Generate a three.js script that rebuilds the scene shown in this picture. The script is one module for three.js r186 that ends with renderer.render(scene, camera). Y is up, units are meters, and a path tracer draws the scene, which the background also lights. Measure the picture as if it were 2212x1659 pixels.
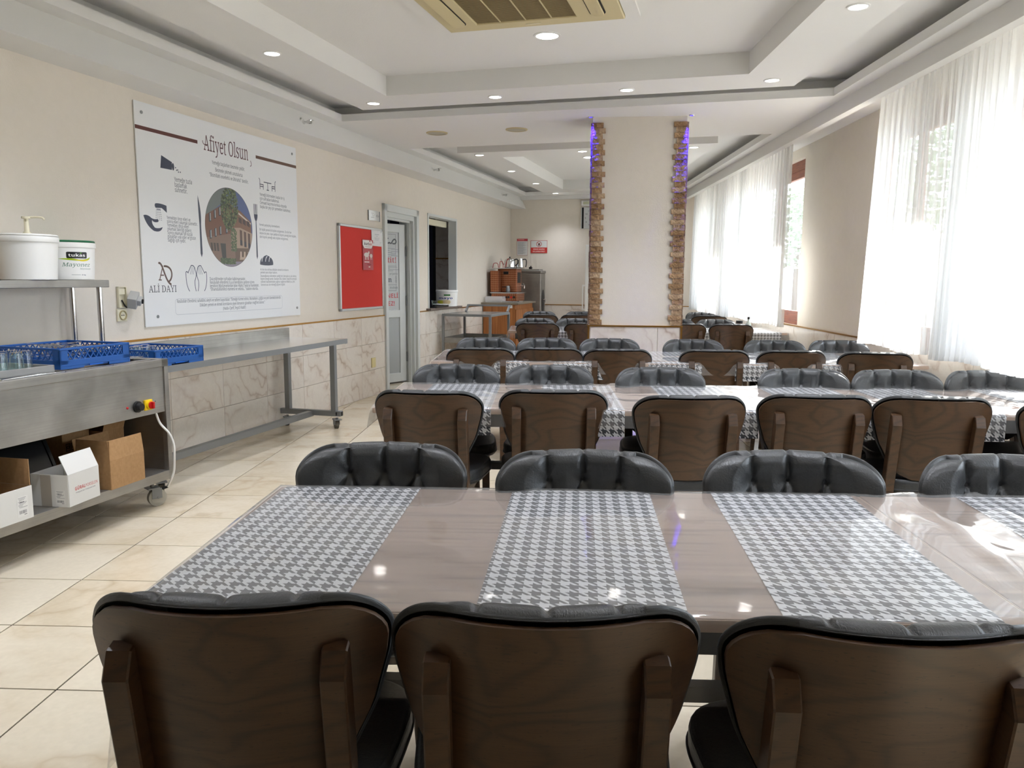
import * as THREE from 'three';
import { mergeGeometries } from 'three/addons/utils/BufferGeometryUtils.js';
import { RoundedBoxGeometry } from 'three/addons/geometries/RoundedBoxGeometry.js';
import { RectAreaLightUniformsLib } from 'three/addons/lights/RectAreaLightUniformsLib.js';

// ---------------------------------------------------------------- camera, sky, sun, exposure
const scene = new THREE.Scene();
const camera = new THREE.PerspectiveCamera(51.74, 2212 / 1659, 0.05, 200);
camera.position.set(0, 1.40, 0);
camera.rotation.order = 'YXZ';
camera.rotation.set(-0.1323202, 0.0387455, 0.0053129);

const renderer = new THREE.WebGLRenderer({ antialias: true });
renderer.toneMapping = THREE.LinearToneMapping;
renderer.toneMappingExposure = 1.84;
renderer.shadowMap.enabled = true;
RectAreaLightUniformsLib.init();

scene.background = new THREE.Color(0.80, 0.90, 1.0);
scene.backgroundIntensity = 4.2;

const sun = new THREE.DirectionalLight(0xfffdf8, 17);
sun.position.set(2.6 + 0.53 * 40, 0.9 + 0.53 * 40, -8 - 0.66 * 40);
sun.target.position.set(2.6, 0.9, -8);
sun.castShadow = true;
sun.shadow.camera.left = -14; sun.shadow.camera.right = 14; sun.shadow.camera.top = 14; sun.shadow.camera.bottom = -14; sun.shadow.camera.far = 90;
scene.add(sun, sun.target);

const LAMP = 3.6;            // ceiling downlight strength, candela

// ---------------------------------------------------------------- helpers
let seed = 7;
const rnd = () => { seed = (seed * 1664525 + 1013904223) >>> 0; return seed / 4294967296; };
const rr = (a, b) => a + (b - a) * rnd();
const V = (x, y, z) => new THREE.Vector3(x, y, z);
const lerp = (a, b, t) => a + (b - a) * t, clamp = (x, a, b) => Math.min(b, Math.max(a, x));
const smooth = (a, b, x) => { const t = clamp((x - a) / (b - a), 0, 1); return t * t * (3 - 2 * t); };

const taken = new Map();
const numbered = (n) => { const k = taken.get(n) ?? 0; taken.set(n, k + 1); return k ? n + '_' + String(k).padStart(3, '0') : n; };
function shade(o) { o.castShadow = true; o.receiveShadow = true; return o; }
const plain = (g) => { let h = g.index ? g.toNonIndexed() : g; for (const k of Object.keys(h.attributes)) if (!['position', 'normal', 'uv'].includes(k)) h.deleteAttribute(k); h.clearGroups?.(); return h; };
const merge = (l) => Array.isArray(l) ? (l.length > 1 ? mergeGeometries(l.map(plain)) : plain(l[0])) : l;
function part(name, geo, mat, parent) { const m = shade(new THREE.Mesh(merge(geo), mat)); m.name = name; parent.add(m); return m; }
function tag(o, label, category, group, kind) {
  if (label) o.userData.label = label; if (category) o.userData.category = category;
  if (group) o.userData.group = group; if (kind) o.userData.kind = kind; return o;
}
function thing(name, label, category, pos = [0, 0, 0], turn = 0, group) {
  const g = new THREE.Group(); g.name = numbered(name); scene.add(g);
  if (pos.isVector3) g.position.copy(pos); else g.position.set(...pos);
  g.rotation.y = turn; return tag(g, label, category, group);
}
function single(name, geo, mat, label, category, pos = [0, 0, 0], turn = 0, group) {
  const m = shade(new THREE.Mesh(merge(geo), mat)); m.name = numbered(name); scene.add(m);
  if (pos.isVector3) m.position.copy(pos); else m.position.set(...pos);
  m.rotation.y = turn; return tag(m, label, category, group);
}
function setting(name, label, category, pos = [0, 0, 0], turn = 0) { const g = thing(name, label, category, pos, turn); g.userData.kind = 'structure'; return g; }
function copyOf(o, label, group) {
  const c = o.clone(); c.name = numbered(o.name.replace(/_\d{3}$/, '')); scene.add(c);
  c.userData = { ...o.userData, label: label ?? o.userData.label }; if (group) c.userData.group = group; return c;
}
// uv in metres from the dominant direction of each face
function uvm(g, k = 1, du = 0, dv = 0) {
  g = plain(g); const p = g.attributes.position, n = g.attributes.normal, u = new Float32Array(p.count * 2);
  for (let i = 0; i < p.count; i++) {
    const ax = Math.abs(n.getX(i)), ay = Math.abs(n.getY(i)), az = Math.abs(n.getZ(i));
    let a, b; if (ay >= ax && ay >= az) { a = p.getX(i); b = p.getZ(i); } else if (ax > az) { a = p.getZ(i); b = p.getY(i); } else { a = p.getX(i); b = p.getY(i); }
    u[2 * i] = a * k + du; u[2 * i + 1] = b * k + dv;
  }
  g.setAttribute('uv', new THREE.BufferAttribute(u, 2)); return g;
}
const box = (w, h, d, x = 0, y = 0, z = 0, r = 0) => uvm((r ? new RoundedBoxGeometry(w, h, d, 2, r) : new THREE.BoxGeometry(w, h, d)).translate(x, y, z));
const cyl = (r1, r2, h, x = 0, y = 0, z = 0, seg = 24) => new THREE.CylinderGeometry(r1, r2, h, seg).translate(x, y, z);
const tube = (pts, r, seg = 24, rad = 8) => new THREE.TubeGeometry(new THREE.CatmullRomCurve3(pts.map((p) => p.isVector3 ? p : V(...p))), seg, r, rad);
const lathe = (pts, seg = 32) => new THREE.LatheGeometry(pts.map(([x, y]) => new THREE.Vector2(x, y)), seg);
// square bar between two points
function bar(a, b, w, h = w, up = V(0, 1, 0)) {
  a = a.isVector3 ? a : V(...a); b = b.isVector3 ? b : V(...b);
  const d = b.clone().sub(a), L = d.length(), z = d.clone().normalize(); let x = new THREE.Vector3().crossVectors(up, z);
  if (x.lengthSq() < 1e-6) x = V(1, 0, 0); x.normalize(); const y = new THREE.Vector3().crossVectors(z, x);
  const g = box(w, h, L); g.applyMatrix4(new THREE.Matrix4().makeBasis(x, y, z).setPosition(a.clone().add(b).multiplyScalar(0.5))); return g;
}
// a grid surface from f(u, v) -> [x, y, z]; uv from g(u, v) or u, v
function sheet(nu, nv, f, uvf, flip = false) {
  const pos = [], uv = [], idx = [];
  for (let j = 0; j <= nv; j++) for (let i = 0; i <= nu; i++) { const u = i / nu, v = j / nv; pos.push(...f(u, v)); uv.push(...(uvf ? uvf(u, v) : [u, v])); }
  for (let j = 0; j < nv; j++) for (let i = 0; i < nu; i++) { const a = j * (nu + 1) + i, b = a + 1, c = a + nu + 1, d = c + 1; flip ? idx.push(a, c, b, b, c, d) : idx.push(a, b, c, b, d, c); }
  const g = new THREE.BufferGeometry(); g.setAttribute('position', new THREE.Float32BufferAttribute(pos, 3)); g.setAttribute('uv', new THREE.Float32BufferAttribute(uv, 2)); g.setIndex(idx); g.computeVertexNormals(); return g;
}
const poly = (pts, holes = []) => { const s = new THREE.Shape(pts.map(([x, y]) => new THREE.Vector2(x, y))); for (const h of holes) s.holes.push(new THREE.Path(h.map(([x, y]) => new THREE.Vector2(x, y)))); return s; };
// plan polygon (x, z) raised from y0 to y1
function slab(pts, y0, y1, holes = []) {
  const g = new THREE.ExtrudeGeometry(poly(pts.map(([x, z]) => [x, -z]), holes.map((h) => h.map(([x, z]) => [x, -z]))), { depth: y1 - y0, bevelEnabled: false });
  g.rotateX(-Math.PI / 2).translate(0, y0, 0); return uvm(g);
}
function rounded(w, h, r) {
  const s = new THREE.Shape(), x = -w / 2, y = -h / 2;
  s.moveTo(x + r, y); s.lineTo(x + w - r, y); s.quadraticCurveTo(x + w, y, x + w, y + r); s.lineTo(x + w, y + h - r); s.quadraticCurveTo(x + w, y + h, x + w - r, y + h);
  s.lineTo(x + r, y + h); s.quadraticCurveTo(x, y + h, x, y + h - r); s.lineTo(x, y + r); s.quadraticCurveTo(x, y, x + r, y); return s;
}
// the frame of the left wall: s runs along it away from the camera, off is the distance from it
const YL = 0.231239, PX = -1.942, PZ = -9.709, DX = Math.sin(YL), DZ = -Math.cos(YL), NX = Math.cos(YL), NZ = Math.sin(YL);
const LW = (s, off, y = 0) => V(PX + DX * s + NX * off, y, PZ + DZ * s + NZ * off);
const LP = (s, off) => { const p = LW(s, off); return [p.x, p.z]; };
const ROT_L = Math.PI / 2 - YL, ROT_B = -YL, ROT_R = -Math.PI / 2 + 0.0082;
const xR = (z, x0) => x0 + 0.0082 * (z + 6.38);
const SB = 5.70, WALLX = 3.0, HC = 3.08, HS = 2.92, GOLD = 0.94, GOLDR = 0.86;

// ---------------------------------------------------------------- noise and textures
function hash(x, y, s) { let h = (x * 374761393 + y * 668265263 + s * 2147483647) | 0; h = Math.imul(h ^ (h >>> 13), 1274126177); return ((h ^ (h >>> 16)) >>> 0) / 4294967296; }
function vnoise(x, y, per, s, perY = per) {
  const xi = Math.floor(x), yi = Math.floor(y), fx = x - xi, fy = y - yi, a = fx * fx * (3 - 2 * fx), b = fy * fy * (3 - 2 * fy), w = (v) => ((v % per) + per) % per, wy = (v) => ((v % perY) + perY) % perY;
  const h = (i, j) => hash(w(xi + i), wy(yi + j), s); return lerp(lerp(h(0, 0), h(1, 0), a), lerp(h(0, 1), h(1, 1), a), b);
}
const vn = (u, v, fu, fv, s) => vnoise(u * fu, v * fv, fu, s, fv);
function fbm(u, v, f, o, s) { let t = 0, a = 0.5, n = 0; for (let i = 0; i < o; i++) { t += a * vnoise(u * f, v * f, f, s + i); n += a; a *= 0.5; f *= 2; } return t / n; }
function dtex(n, fn, metres, srgb = true, ny = n) {
  const d = new Uint8Array(n * ny * 4);
  for (let j = 0; j < ny; j++) for (let i = 0; i < n; i++) { const c = fn(i / n, j / ny), k = 4 * (j * n + i); d[k] = clamp(c[0], 0, 255); d[k + 1] = clamp(c[1], 0, 255); d[k + 2] = clamp(c[2], 0, 255); d[k + 3] = 255; }
  const t = new THREE.DataTexture(d, n, ny); t.wrapS = t.wrapT = THREE.RepeatWrapping; t.magFilter = t.minFilter = THREE.LinearFilter;
  if (srgb) t.colorSpace = THREE.SRGBColorSpace; if (metres) t.repeat.set(1 / (metres[0] ?? metres), 1 / (metres[1] ?? metres)); t.needsUpdate = true; return t;
}
const gray = (n, fn, metres) => dtex(n, (u, v) => { const g = 255 * fn(u, v); return [g, g, g]; }, metres, false);
const mixc = (a, b, t) => [lerp(a[0], b[0], t), lerp(a[1], b[1], t), lerp(a[2], b[2], t)];
function ctex(w, h, draw) {
  const c = document.createElement('canvas'); c.width = w; c.height = h; const g = c.getContext('2d'); draw(g, w, h);
  const t = new THREE.CanvasTexture(c); t.colorSpace = THREE.SRGBColorSpace; t.magFilter = THREE.LinearFilter; return t;
}
const std = (o) => new THREE.MeshStandardMaterial(o), phy = (o) => new THREE.MeshPhysicalMaterial(o);

const marble = (light, dark, vein, f, s, diag, blotch, vk, lk = 0.7) => dtex(1024, (u, v) => {
  const w1 = fbm(u, v, 4, 5, s), w2 = fbm(u, v, 4, 5, s + 20), a = fbm(u, v, 3, 4, s + 40);
  const q = diag * (u + v) * f + 2.2 * (w1 - 0.5) * f * 0.5, r = Math.abs(((q % 1) + 1) % 1 - 0.5) * 2;
  const line = Math.pow(1 - Math.abs(2 * fbm(u, v, 5, 5, s + 60) - 1), 14) * smooth(0.35, 0.7, a);
  let c = mixc(light, dark, smooth(0.3, 0.75, w2) * blotch * smooth(0.25, 0.7, a + 0.2 * r)); c = mixc(c, vein, clamp(line * lk + vk * Math.pow(r, 7) * smooth(0.35, 0.6, w2), 0, 1));
  const g = (fbm(u, v, 128, 2, s + 80) - 0.5) * 7; return [c[0] + g, c[1] + g, c[2] + g];
}, 2);
const T = {};
T.floor = marble([219, 208, 186], [198, 180, 150], [168, 144, 112], 3, 11, 1, 0.5, 0.12, 0.4);
T.wall = marble([236, 229, 219], [218, 204, 190], [176, 152, 134], 5, 150, 1, 0.6, 0.6);
T.wood = (() => dtex(1024, (u, v) => {                                    // dark stained veneer, cathedral figure
  const wx = vn(u, v, 2, 5, 300) - 0.5, wy = 0.7 * vn(u, v, 2, 9, 320) + 0.3 * vn(u, v, 5, 24, 325) - 0.5;
  const x = Math.abs(((u * 2 + 0.12 * wx) % 1) - 0.5), q = 9 * v + 3.2 * wy + 7 * x * x * (0.4 + vn(u, v, 1, 3, 328)), ring = Math.pow(0.5 + 0.5 * Math.sin(2 * Math.PI * q), 3);
  const fine = 0.6 * vn(u, v, 10, 260, 330) + 0.4 * vn(u, v, 30, 512, 332), pore = vn(u, v, 60, 420, 340) > 0.88 ? 1 : 0, wide = vn(u, v, 3, 14, 350);
  let c = mixc([88, 62, 38], [54, 37, 23], 0.45 * ring + 0.35 * fine + 0.3 * wide); c = mixc(c, [44, 30, 19], pore * 0.5); return c;
}, 0.62))();
T.laminate = dtex(1024, (u, v) => {                                       // grey brown table laminate, streaks along x
  const s1 = fbm(u, v * 1, 4, 4, 400), st = vn(u + 0.3 * s1, v, 6, 90, 410), st2 = vn(u, v, 14, 260, 420);
  let c = mixc([150, 124, 106], [112, 88, 72], 0.55 * st + 0.3 * s1 + 0.15 * st2); c = mixc(c, [88, 66, 52], smooth(0.72, 0.95, st) * 0.6); return c;
}, 1.2);
T.oak = dtex(512, (u, v) => { const s = vn(u, v, 120, 3, 500) * 0.6 + 0.4 * vn(u + fbm(u, v, 3, 3, 510) * 0.08, v, 40, 2, 520); return mixc([196, 130, 72], [142, 84, 40], s); }, 0.8);
T.redwood = dtex(256, (u, v) => mixc([150, 84, 52], [104, 52, 32], 0.7 * vn(u, v, 4, 60, 530) + 0.3 * fbm(u, v, 8, 3, 540)), 0.5);
T.tooth = dtex(512, (u, v) => { const x = (u * 4) % 1, y = (v * 4) % 1, over = ((2 * (x + y)) % 1) < 0.5, dark = over ? x < 0.5 : y < 0.5; const g = (fbm(u, v, 64, 2, 600) - 0.5) * 14; return dark ? [58 + g, 61 + g, 68 + g] : [206 + g, 208 + g, 212 + g]; }, 0.152);
T.card = dtex(256, (u, v) => { const g = (fbm(u, v, 24, 3, 620) - 0.5) * 16 + 4 * Math.sin(u * 2 * Math.PI * 40); return [172 + g, 134 + g, 92 + g]; }, 0.3);
T.stone = dtex(512, (u, v) => { const a = fbm(u, v, 12, 5, 640), b = fbm(u, v, 4, 3, 660); let c = mixc([196, 168, 136], [150, 122, 94], smooth(0.3, 0.7, a)); c = mixc(c, [214, 196, 172], smooth(0.62, 0.8, b) * 0.5); return c; }, 0.5);
T.stoneBump = gray(512, (u, v) => fbm(u, v, 16, 5, 670), 0.25);
T.leatherBump = gray(512, (u, v) => 0.5 * fbm(u, v, 64, 3, 700) + 0.5 * Math.pow(1 - Math.abs(2 * fbm(u, v, 24, 4, 710) - 1), 3), 0.2);
T.leather = dtex(512, (u, v) => { const a = fbm(u, v, 6, 5, 720), g = 58 + 18 * (a - 0.5) + 4 * fbm(u, v, 90, 2, 730); return [g * 0.97, g, g * 1.02]; }, 0.5);
T.steel = dtex(512, (u, v) => { const g = 164 + 8 * (vn(u, v, 3, 300, 740) - 0.5) + 40 * (fbm(u, v, 5, 5, 750) - 0.5); return [g, g * 0.985, g * 0.95]; }, 0.8);
T.steelRough = gray(512, (u, v) => 0.4 + 0.3 * (fbm(u, v, 6, 5, 760) - 0.5) + 0.1 * vn(u, v, 3, 260, 770), 0.8);
T.plaster = gray(512, (u, v) => fbm(u, v, 90, 3, 780), 0.6);
T.paint = dtex(512, (u, v) => { const g = (fbm(u, v, 3, 4, 790) - 0.5) * 7 + (fbm(u, v, 70, 2, 795) - 0.5) * 3; return [226 + g, 218 + g, 205 + g * 1.2]; }, 3);
T.copper = dtex(256, (u, v) => { const x = (u * 6) % 1 - 0.5, y = (v * 6) % 1 - 0.5, r = Math.hypot(x, y), k = Math.abs(Math.abs(x) - Math.abs(y)); let c = [150, 84, 52]; if (r < 0.16) c = [232, 196, 160]; else if (k < 0.07) c = [96, 46, 26]; else if (r > 0.4 && r < 0.5) c = [188, 122, 82]; return c; }, 0.22);
T.sheer = gray(256, (u, v) => 0.5 + 0.5 * vn(u, v, 128, 128, 800), 0.05);
T.grille = dtex(256, (u, v) => { const g = 0.93 + 0.14 * fbm(u, v, 8, 3, 810); return [150 * g, 134 * g, 98 * g]; }, 0.3);

const M = {
  wall: std({ map: T.paint, roughness: 0.85, bumpMap: T.plaster, bumpScale: 0.0006 }),
  ceiling: std({ color: 0xe6e5e1, roughness: 0.9, bumpMap: T.plaster, bumpScale: 0.0004 }),
  floorTile: phy({ map: T.floor, roughness: 0.16, specularIntensity: 1 }),
  grout: std({ color: 0x211a17, roughness: 0.95 }),
  wallTile: phy({ map: T.wall, roughness: 0.14 }),
  wallGrout: std({ color: 0xb3a695, roughness: 0.95 }),
  gold: std({ color: 0xb98a45, metalness: 0.85, roughness: 0.3 }),
  wood: phy({ map: T.wood, roughness: 0.42, clearcoat: 0.25, clearcoatRoughness: 0.35 }),
  laminate: phy({ map: T.laminate, roughness: 0.4 }),
  laminateEdge: std({ color: 0xb59a86, roughness: 0.45 }),
  oak: std({ map: T.oak, roughness: 0.5 }),
  redwood: std({ map: T.redwood, roughness: 0.5 }),
  leather: phy({ map: T.leather, roughness: 0.39, bumpMap: T.leatherBump, bumpScale: 0.0006, specularIntensity: 0.9 }),
  tooth: std({ map: T.tooth, roughness: 0.75 }),
  plastic: phy({ color: 0xffffff, transmission: 0.86, thickness: 0, roughness: 0.05, ior: 1.5, side: THREE.DoubleSide }),
  glass: phy({ color: 0xffffff, transmission: 1, thickness: 0, roughness: 0.0, ior: 1.45 }),
  tumbler: phy({ color: 0xf6fbfb, transmission: 1, thickness: 0, roughness: 0.02, ior: 1.5, side: THREE.DoubleSide }),
  sheer: phy({ color: 0xf6f7f7, transmission: 0.66, thickness: 0, roughness: 0.78, side: THREE.DoubleSide, specularIntensity: 0.2, bumpMap: T.sheer, bumpScale: 0.0002 }),
  steel: std({ map: T.steel, metalness: 0.9, roughnessMap: T.steelRough, roughness: 1.0 }),
  steelTop: std({ color: 0xc9cbcc, metalness: 0.95, roughness: 0.2 }),
  greyMetal: std({ color: 0x8f9293, metalness: 0.55, roughness: 0.45 }),
  chrome: std({ color: 0xdadada, metalness: 1, roughness: 0.14 }),
  black: std({ color: 0x111112, roughness: 0.5 }),
  blackGloss: phy({ color: 0x0c0c0d, roughness: 0.2 }),
  blackMetal: std({ color: 0x17171a, metalness: 0.3, roughness: 0.45 }),
  white: std({ color: 0xe9e9e6, roughness: 0.5 }),
  whitePlastic: phy({ color: 0xf0f0ec, roughness: 0.3 }),
  pvc: std({ color: 0xd3d7d5, roughness: 0.4 }),
  ivory: std({ color: 0xe6dfc4, roughness: 0.45 }),
  cream: std({ color: 0xcdbf95, roughness: 0.5 }),
  grille: std({ map: T.grille, roughness: 0.7 }),
  blue: phy({ color: 0x17549c, roughness: 0.42 }),
  green: std({ color: 0x0f6b43, roughness: 0.4 }),
  red: std({ color: 0xc11a1a, roughness: 0.4 }),
  redCloth: std({ color: 0xd3382f, roughness: 0.85 }),
  yellow: std({ color: 0xeec810, roughness: 0.4 }),
  card: std({ map: T.card, roughness: 0.9 }),
  cardWhite: std({ color: 0xdcdbd6, roughness: 0.7 }),
  stone: std({ map: T.stone, roughness: 0.85, bumpMap: T.stoneBump, bumpScale: 0.012 }),
  stone2: std({ map: T.stone, color: 0xf0e6d8, roughness: 0.85, bumpMap: T.stoneBump, bumpScale: 0.012 }),
  stone3: std({ map: T.stone, color: 0xd6c8b4, roughness: 0.85, bumpMap: T.stoneBump, bumpScale: 0.012 }),
  copper: std({ map: T.copper, metalness: 0.6, roughness: 0.35 }),
  granite: std({ color: 0x857c6d, roughness: 0.35 }),
  rubber: std({ color: 0xb9b6aa, roughness: 0.6 }),
  darkRubber: std({ color: 0x5b584f, roughness: 0.6 }),
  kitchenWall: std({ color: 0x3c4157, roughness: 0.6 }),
  lamp: std({ color: 0xffffff, emissive: 0xfffaf4, emissiveIntensity: 6 }),
  blueLamp: std({ color: 0x1a1aff, emissive: 0x2418ff, emissiveIntensity: 6 }),
  paper: std({ color: 0xe6e6e4, roughness: 0.8 }),
  redTube: std({ color: 0xa02a24, roughness: 0.4 }),
  concrete: std({ color: 0xa9a49a, roughness: 0.95 }),
  leaf: phy({ color: 0x7f8f78, roughness: 0.8, transmission: 0.3, thickness: 0, side: THREE.DoubleSide }),
  bark: std({ color: 0x54463a, roughness: 0.9 }),
};

// ---------------------------------------------------------------- the room
// wall of length along local x (x0..x1), height y0..y1, thickness behind local z = 0, with rectangular holes [x0, x1, y0, y1]
function wallGeo(x0, x1, y0, y1, t, holes = []) {
  const xs = [x0, x1, ...holes.flatMap((h) => [h[0], h[1]])].filter((v) => v >= x0 && v <= x1).sort((a, b) => a - b), out = [];
  for (let i = 0; i + 1 < xs.length; i++) {
    const a = xs[i], b = xs[i + 1]; if (b - a < 1e-6) continue; const mid = (a + b) / 2;
    const cut = holes.filter((h) => h[0] < mid && h[1] > mid).sort((p, q) => p[2] - q[2]); let y = y0;
    for (const h of cut) { if (h[2] > y) out.push(box(b - a, h[2] - y, t, mid, (y + h[2]) / 2, -t / 2)); y = h[3]; }
    if (y < y1) out.push(box(b - a, y1 - y, t, mid, (y + y1) / 2, -t / 2));
  }
  return out;
}
const tileShapes = {};
function tileShape(w, h, d, k) {                // bevelled tile with its own piece of the marble
  const key = [w.toFixed(3), h.toFixed(3), d, k].join();
  return (tileShapes[key] ??= uvm(new RoundedBoxGeometry(w, h, d, 1, 0.0015), 1, (k * 0.731) % 2, (k * 1.237) % 2));
}
// marble wainscot: rows of tiles on local x0..x1, skipping holes
function wainscot(parent, x0, x1, top, joint, holes = [], tw = 0.65) {
  const th = top / 3 - 0.0; part('tile_bed', box(x1 - x0, top, 0.006, (x0 + x1) / 2, top / 2, 0.003), M.wallGrout, parent).visible = true;
  const spans = []; let cuts = [x0, x1, ...holes.flatMap((h) => [h[0], h[1]])].filter((v) => v >= x0 && v <= x1).sort((a, b) => a - b);
  for (let i = 0; i + 1 < cuts.length; i++) spans.push([cuts[i], cuts[i + 1]]);
  let k = 0;
  for (const [a, b] of spans) for (let r = 0; r < 3; r++) {
    const y0 = r * th, y1 = Math.min((r + 1) * th, ...holes.filter((h) => h[0] < (a + b) / 2 && h[1] > (a + b) / 2 && h[2] < (r + 1) * th && h[3] > r * th).map((h) => h[2]));
    if (y1 - y0 < 0.02) continue;
    for (let x = joint + Math.floor((a - joint) / tw) * tw; x < b; x += tw) {
      const p = Math.max(a, x), q = Math.min(b, x + tw); k++; if (q - p < 0.02) continue;
      const m = part('tile', tileShape(q - p - 0.003, y1 - y0 - 0.003, 0.012, (k * 7 + r * 3) % 11), M.wallTile, parent); m.position.set((p + q) / 2, (y0 + y1) / 2, 0.008);
    }
  }
}
const CB = LW(SB, 0), TB = (3.0 + 0.0082 * (CB.z + 6.38) - CB.x) / (NX - 0.0082 * NZ), CR = LW(SB, TB);   // far corners
const ZN = 5.6, SN = -(ZN - PZ) / Math.cos(YL), CN = LW(SN, 0);
const outline = [[CN.x, ZN], [CB.x, CB.z], [CR.x, CR.z], [xR(ZN, WALLX), ZN]];
const inRoom = (x, z, m) => { const off = (x - PX) * NX + (z - PZ) * NZ, s = (x - PX) * DX + (z - PZ) * DZ; return off > -m && s < SB + m && x < xR(z, WALLX) + m && z < ZN + m; };

{ // floor: grout bed and 48.6 cm marble tiles
  const f = setting('floor', 'beige marble tiled floor with thin dark joints', 'floor');
  part('grout', slab([[-7.2, 5.9], [-3.9, -16.4], [3.3, -15.2], [3.35, 5.9]], -0.12, -0.004), M.grout, f);
  const S = 0.48613, X0 = -2.135, Z0 = -2.967, list = [];
  for (let i = -9; i < 13; i++) for (let j = -18; j < 28; j++) {
    const x = X0 + (i + 0.5) * S, z = Z0 - (j + 0.5) * S; if (!inRoom(x, z, 0.26) && !(x > -4.5 && x < -1.2 && z < -8.9 && z > -13)) continue;
    const ahead = -(x * 0.0387 + z * 0.999); list.push({ x, z, i, j, rank: (ahead > 0.5 && Math.abs(x + 0.0387 * z) < ahead * 0.72 ? 0 : 50) + ahead });
  }
  list.sort((a, b) => a.rank - b.rank); const rest = [];
  list.forEach((t, n) => {
    const k = (((t.i * 5 + t.j * 3) % 12) + 12) % 12, g = tileShape(S - 0.006, 0.012, S - 0.006, k);
    if (n < 300) { const m = part('tile', g, M.floorTile, f); m.position.set(t.x, -0.006, t.z); m.rotation.y = ((t.i * 7 + t.j * 11) & 3) * Math.PI / 2; }
    else rest.push(g.clone().translate(t.x, -0.006, t.z));
  });
  tag(part('tile_field', rest, M.floorTile, f), null, null, null, 'stuff');
}

{ // left wall
  const w = setting('wall_left', 'long cream plastered wall with marble wainscot and white menu poster', 'wall', LW(0, 0), ROT_L);
  const holes = [[0.02, 0.97, -0.1, 2.25], [1.43, 2.63, 0.965, 2.29]];
  part('plaster', wallGeo(SN - 0.4, SB + 0.2, 0, 3.2, 0.12, holes), M.wall, w);
  wainscot(w, SN, -0.05, GOLD, -1.989, []); wainscot(w, 1.035, SB, GOLD, 1.3, [[1.43, 2.63, 0.955, 2.3]]);
  const t1 = setting('trim_1', 'gold metal strip along the left wall above the marble tiles', 'trim', LW(0, 0), ROT_L);
  part('strip', [box(-0.05 - SN, 0.014, 0.018, (SN - 0.05) / 2, GOLD + 0.006, 0.009)], M.gold, t1);
  part('strip', [box(0.37, 0.014, 0.018, 1.22, GOLD + 0.006, 0.009)], M.gold, t1); part('strip', [box(SB - 2.68, 0.014, 0.018, (SB + 2.68) / 2, GOLD + 0.006, 0.009)], M.gold, t1);
}
{ // far wall
  const w = setting('wall_back', 'far end wall, cream plaster above a marble wainscot', 'wall', CB, ROT_B);
  part('plaster', wallGeo(-0.3, TB + 0.3, 0, 3.2, 0.2), M.wall, w); wainscot(w, 0, TB, GOLD - 0.03, 0.55);
  const t = setting('trim_2', 'gold metal strip along the far end wall', 'trim', CB, ROT_B); part('strip', box(TB, 0.014, 0.018, TB / 2, GOLD - 0.024, 0.009), M.gold, t);
  const b = setting('trim_3', 'low white ceiling board along the top of the far end wall', 'trim', CB, ROT_B); part('board', box(TB, 0.06, 0.1, TB / 2, 2.89, 0.05), M.ceiling, b);
}
{ // wall behind the camera
  const w = setting('wall_front', 'plain cream wall behind the camera', 'wall', [CN.x, 0, ZN], Math.PI);
  part('plaster', wallGeo(-9.4, 0.6, 0, 3.2, 0.2), M.wall, w);
}
const WIN = [[-13.99, -12.38], [-11.83, -9.42], [-7.44, -6.11], [-5.50, -4.05], [-3.6, -1.3]];
const W0 = 0.87, W1 = 2.80;
{ // right wall with the windows; local x = toward the camera
  const o = [xR(0, WALLX), 0, 0], w = setting('wall_right', 'cream wall on the right with tall curtained windows', 'wall', o, ROT_R);
  part('plaster', wallGeo(CR.z - 0.3, ZN + 0.3, 0, 3.2, 0.16, WIN.map(([a, b]) => [a, b, W0, W1])), M.wall, w);
  wainscot(w, CR.z, ZN, GOLDR, -6.9);
  const t = setting('trim_4', 'gold metal strip along the right wall below the windows', 'trim', o, ROT_R); part('strip', box(ZN - CR.z, 0.014, 0.02, (ZN + CR.z) / 2, GOLDR + 0.006, 0.01), M.gold, t);
  WIN.forEach(([a, b], n) => {
    const g = setting('window_' + (n + 1), ['farthest', 'second farthest', 'third farthest', 'fourth farthest', 'nearest'][n] + ' brown wooden window in the right wall', 'window', o, ROT_R), z = -0.09;
    const fr = part('frame', [box(b - a, 0.09, 0.07, (a + b) / 2, W0 + 0.045, z), box(b - a, 0.11, 0.07, (a + b) / 2, W1 - 0.055, z), box(0.07, W1 - W0, 0.07, a + 0.035, (W0 + W1) / 2, z), box(0.07, W1 - W0, 0.07, b - 0.035, (W0 + W1) / 2, z)], M.redwood, g);
    part('sash', [box(b - a - 0.14, 0.07, 0.05, (a + b) / 2, W0 + 0.125, z), box(b - a - 0.14, 0.09, 0.05, (a + b) / 2, W1 - 0.155, z), box(0.05, W1 - W0 - 0.2, 0.05, (a + b) / 2, (W0 + W1) / 2, z)], M.redwood, fr);
    for (const k of [0, 1]) part('pane', box((b - a) / 2 - 0.1, W1 - W0 - 0.34, 0.006, a + (b - a) * (0.25 + 0.5 * k), (W0 + W1) / 2 - 0.02, z), M.glass, g);
  });
}
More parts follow.
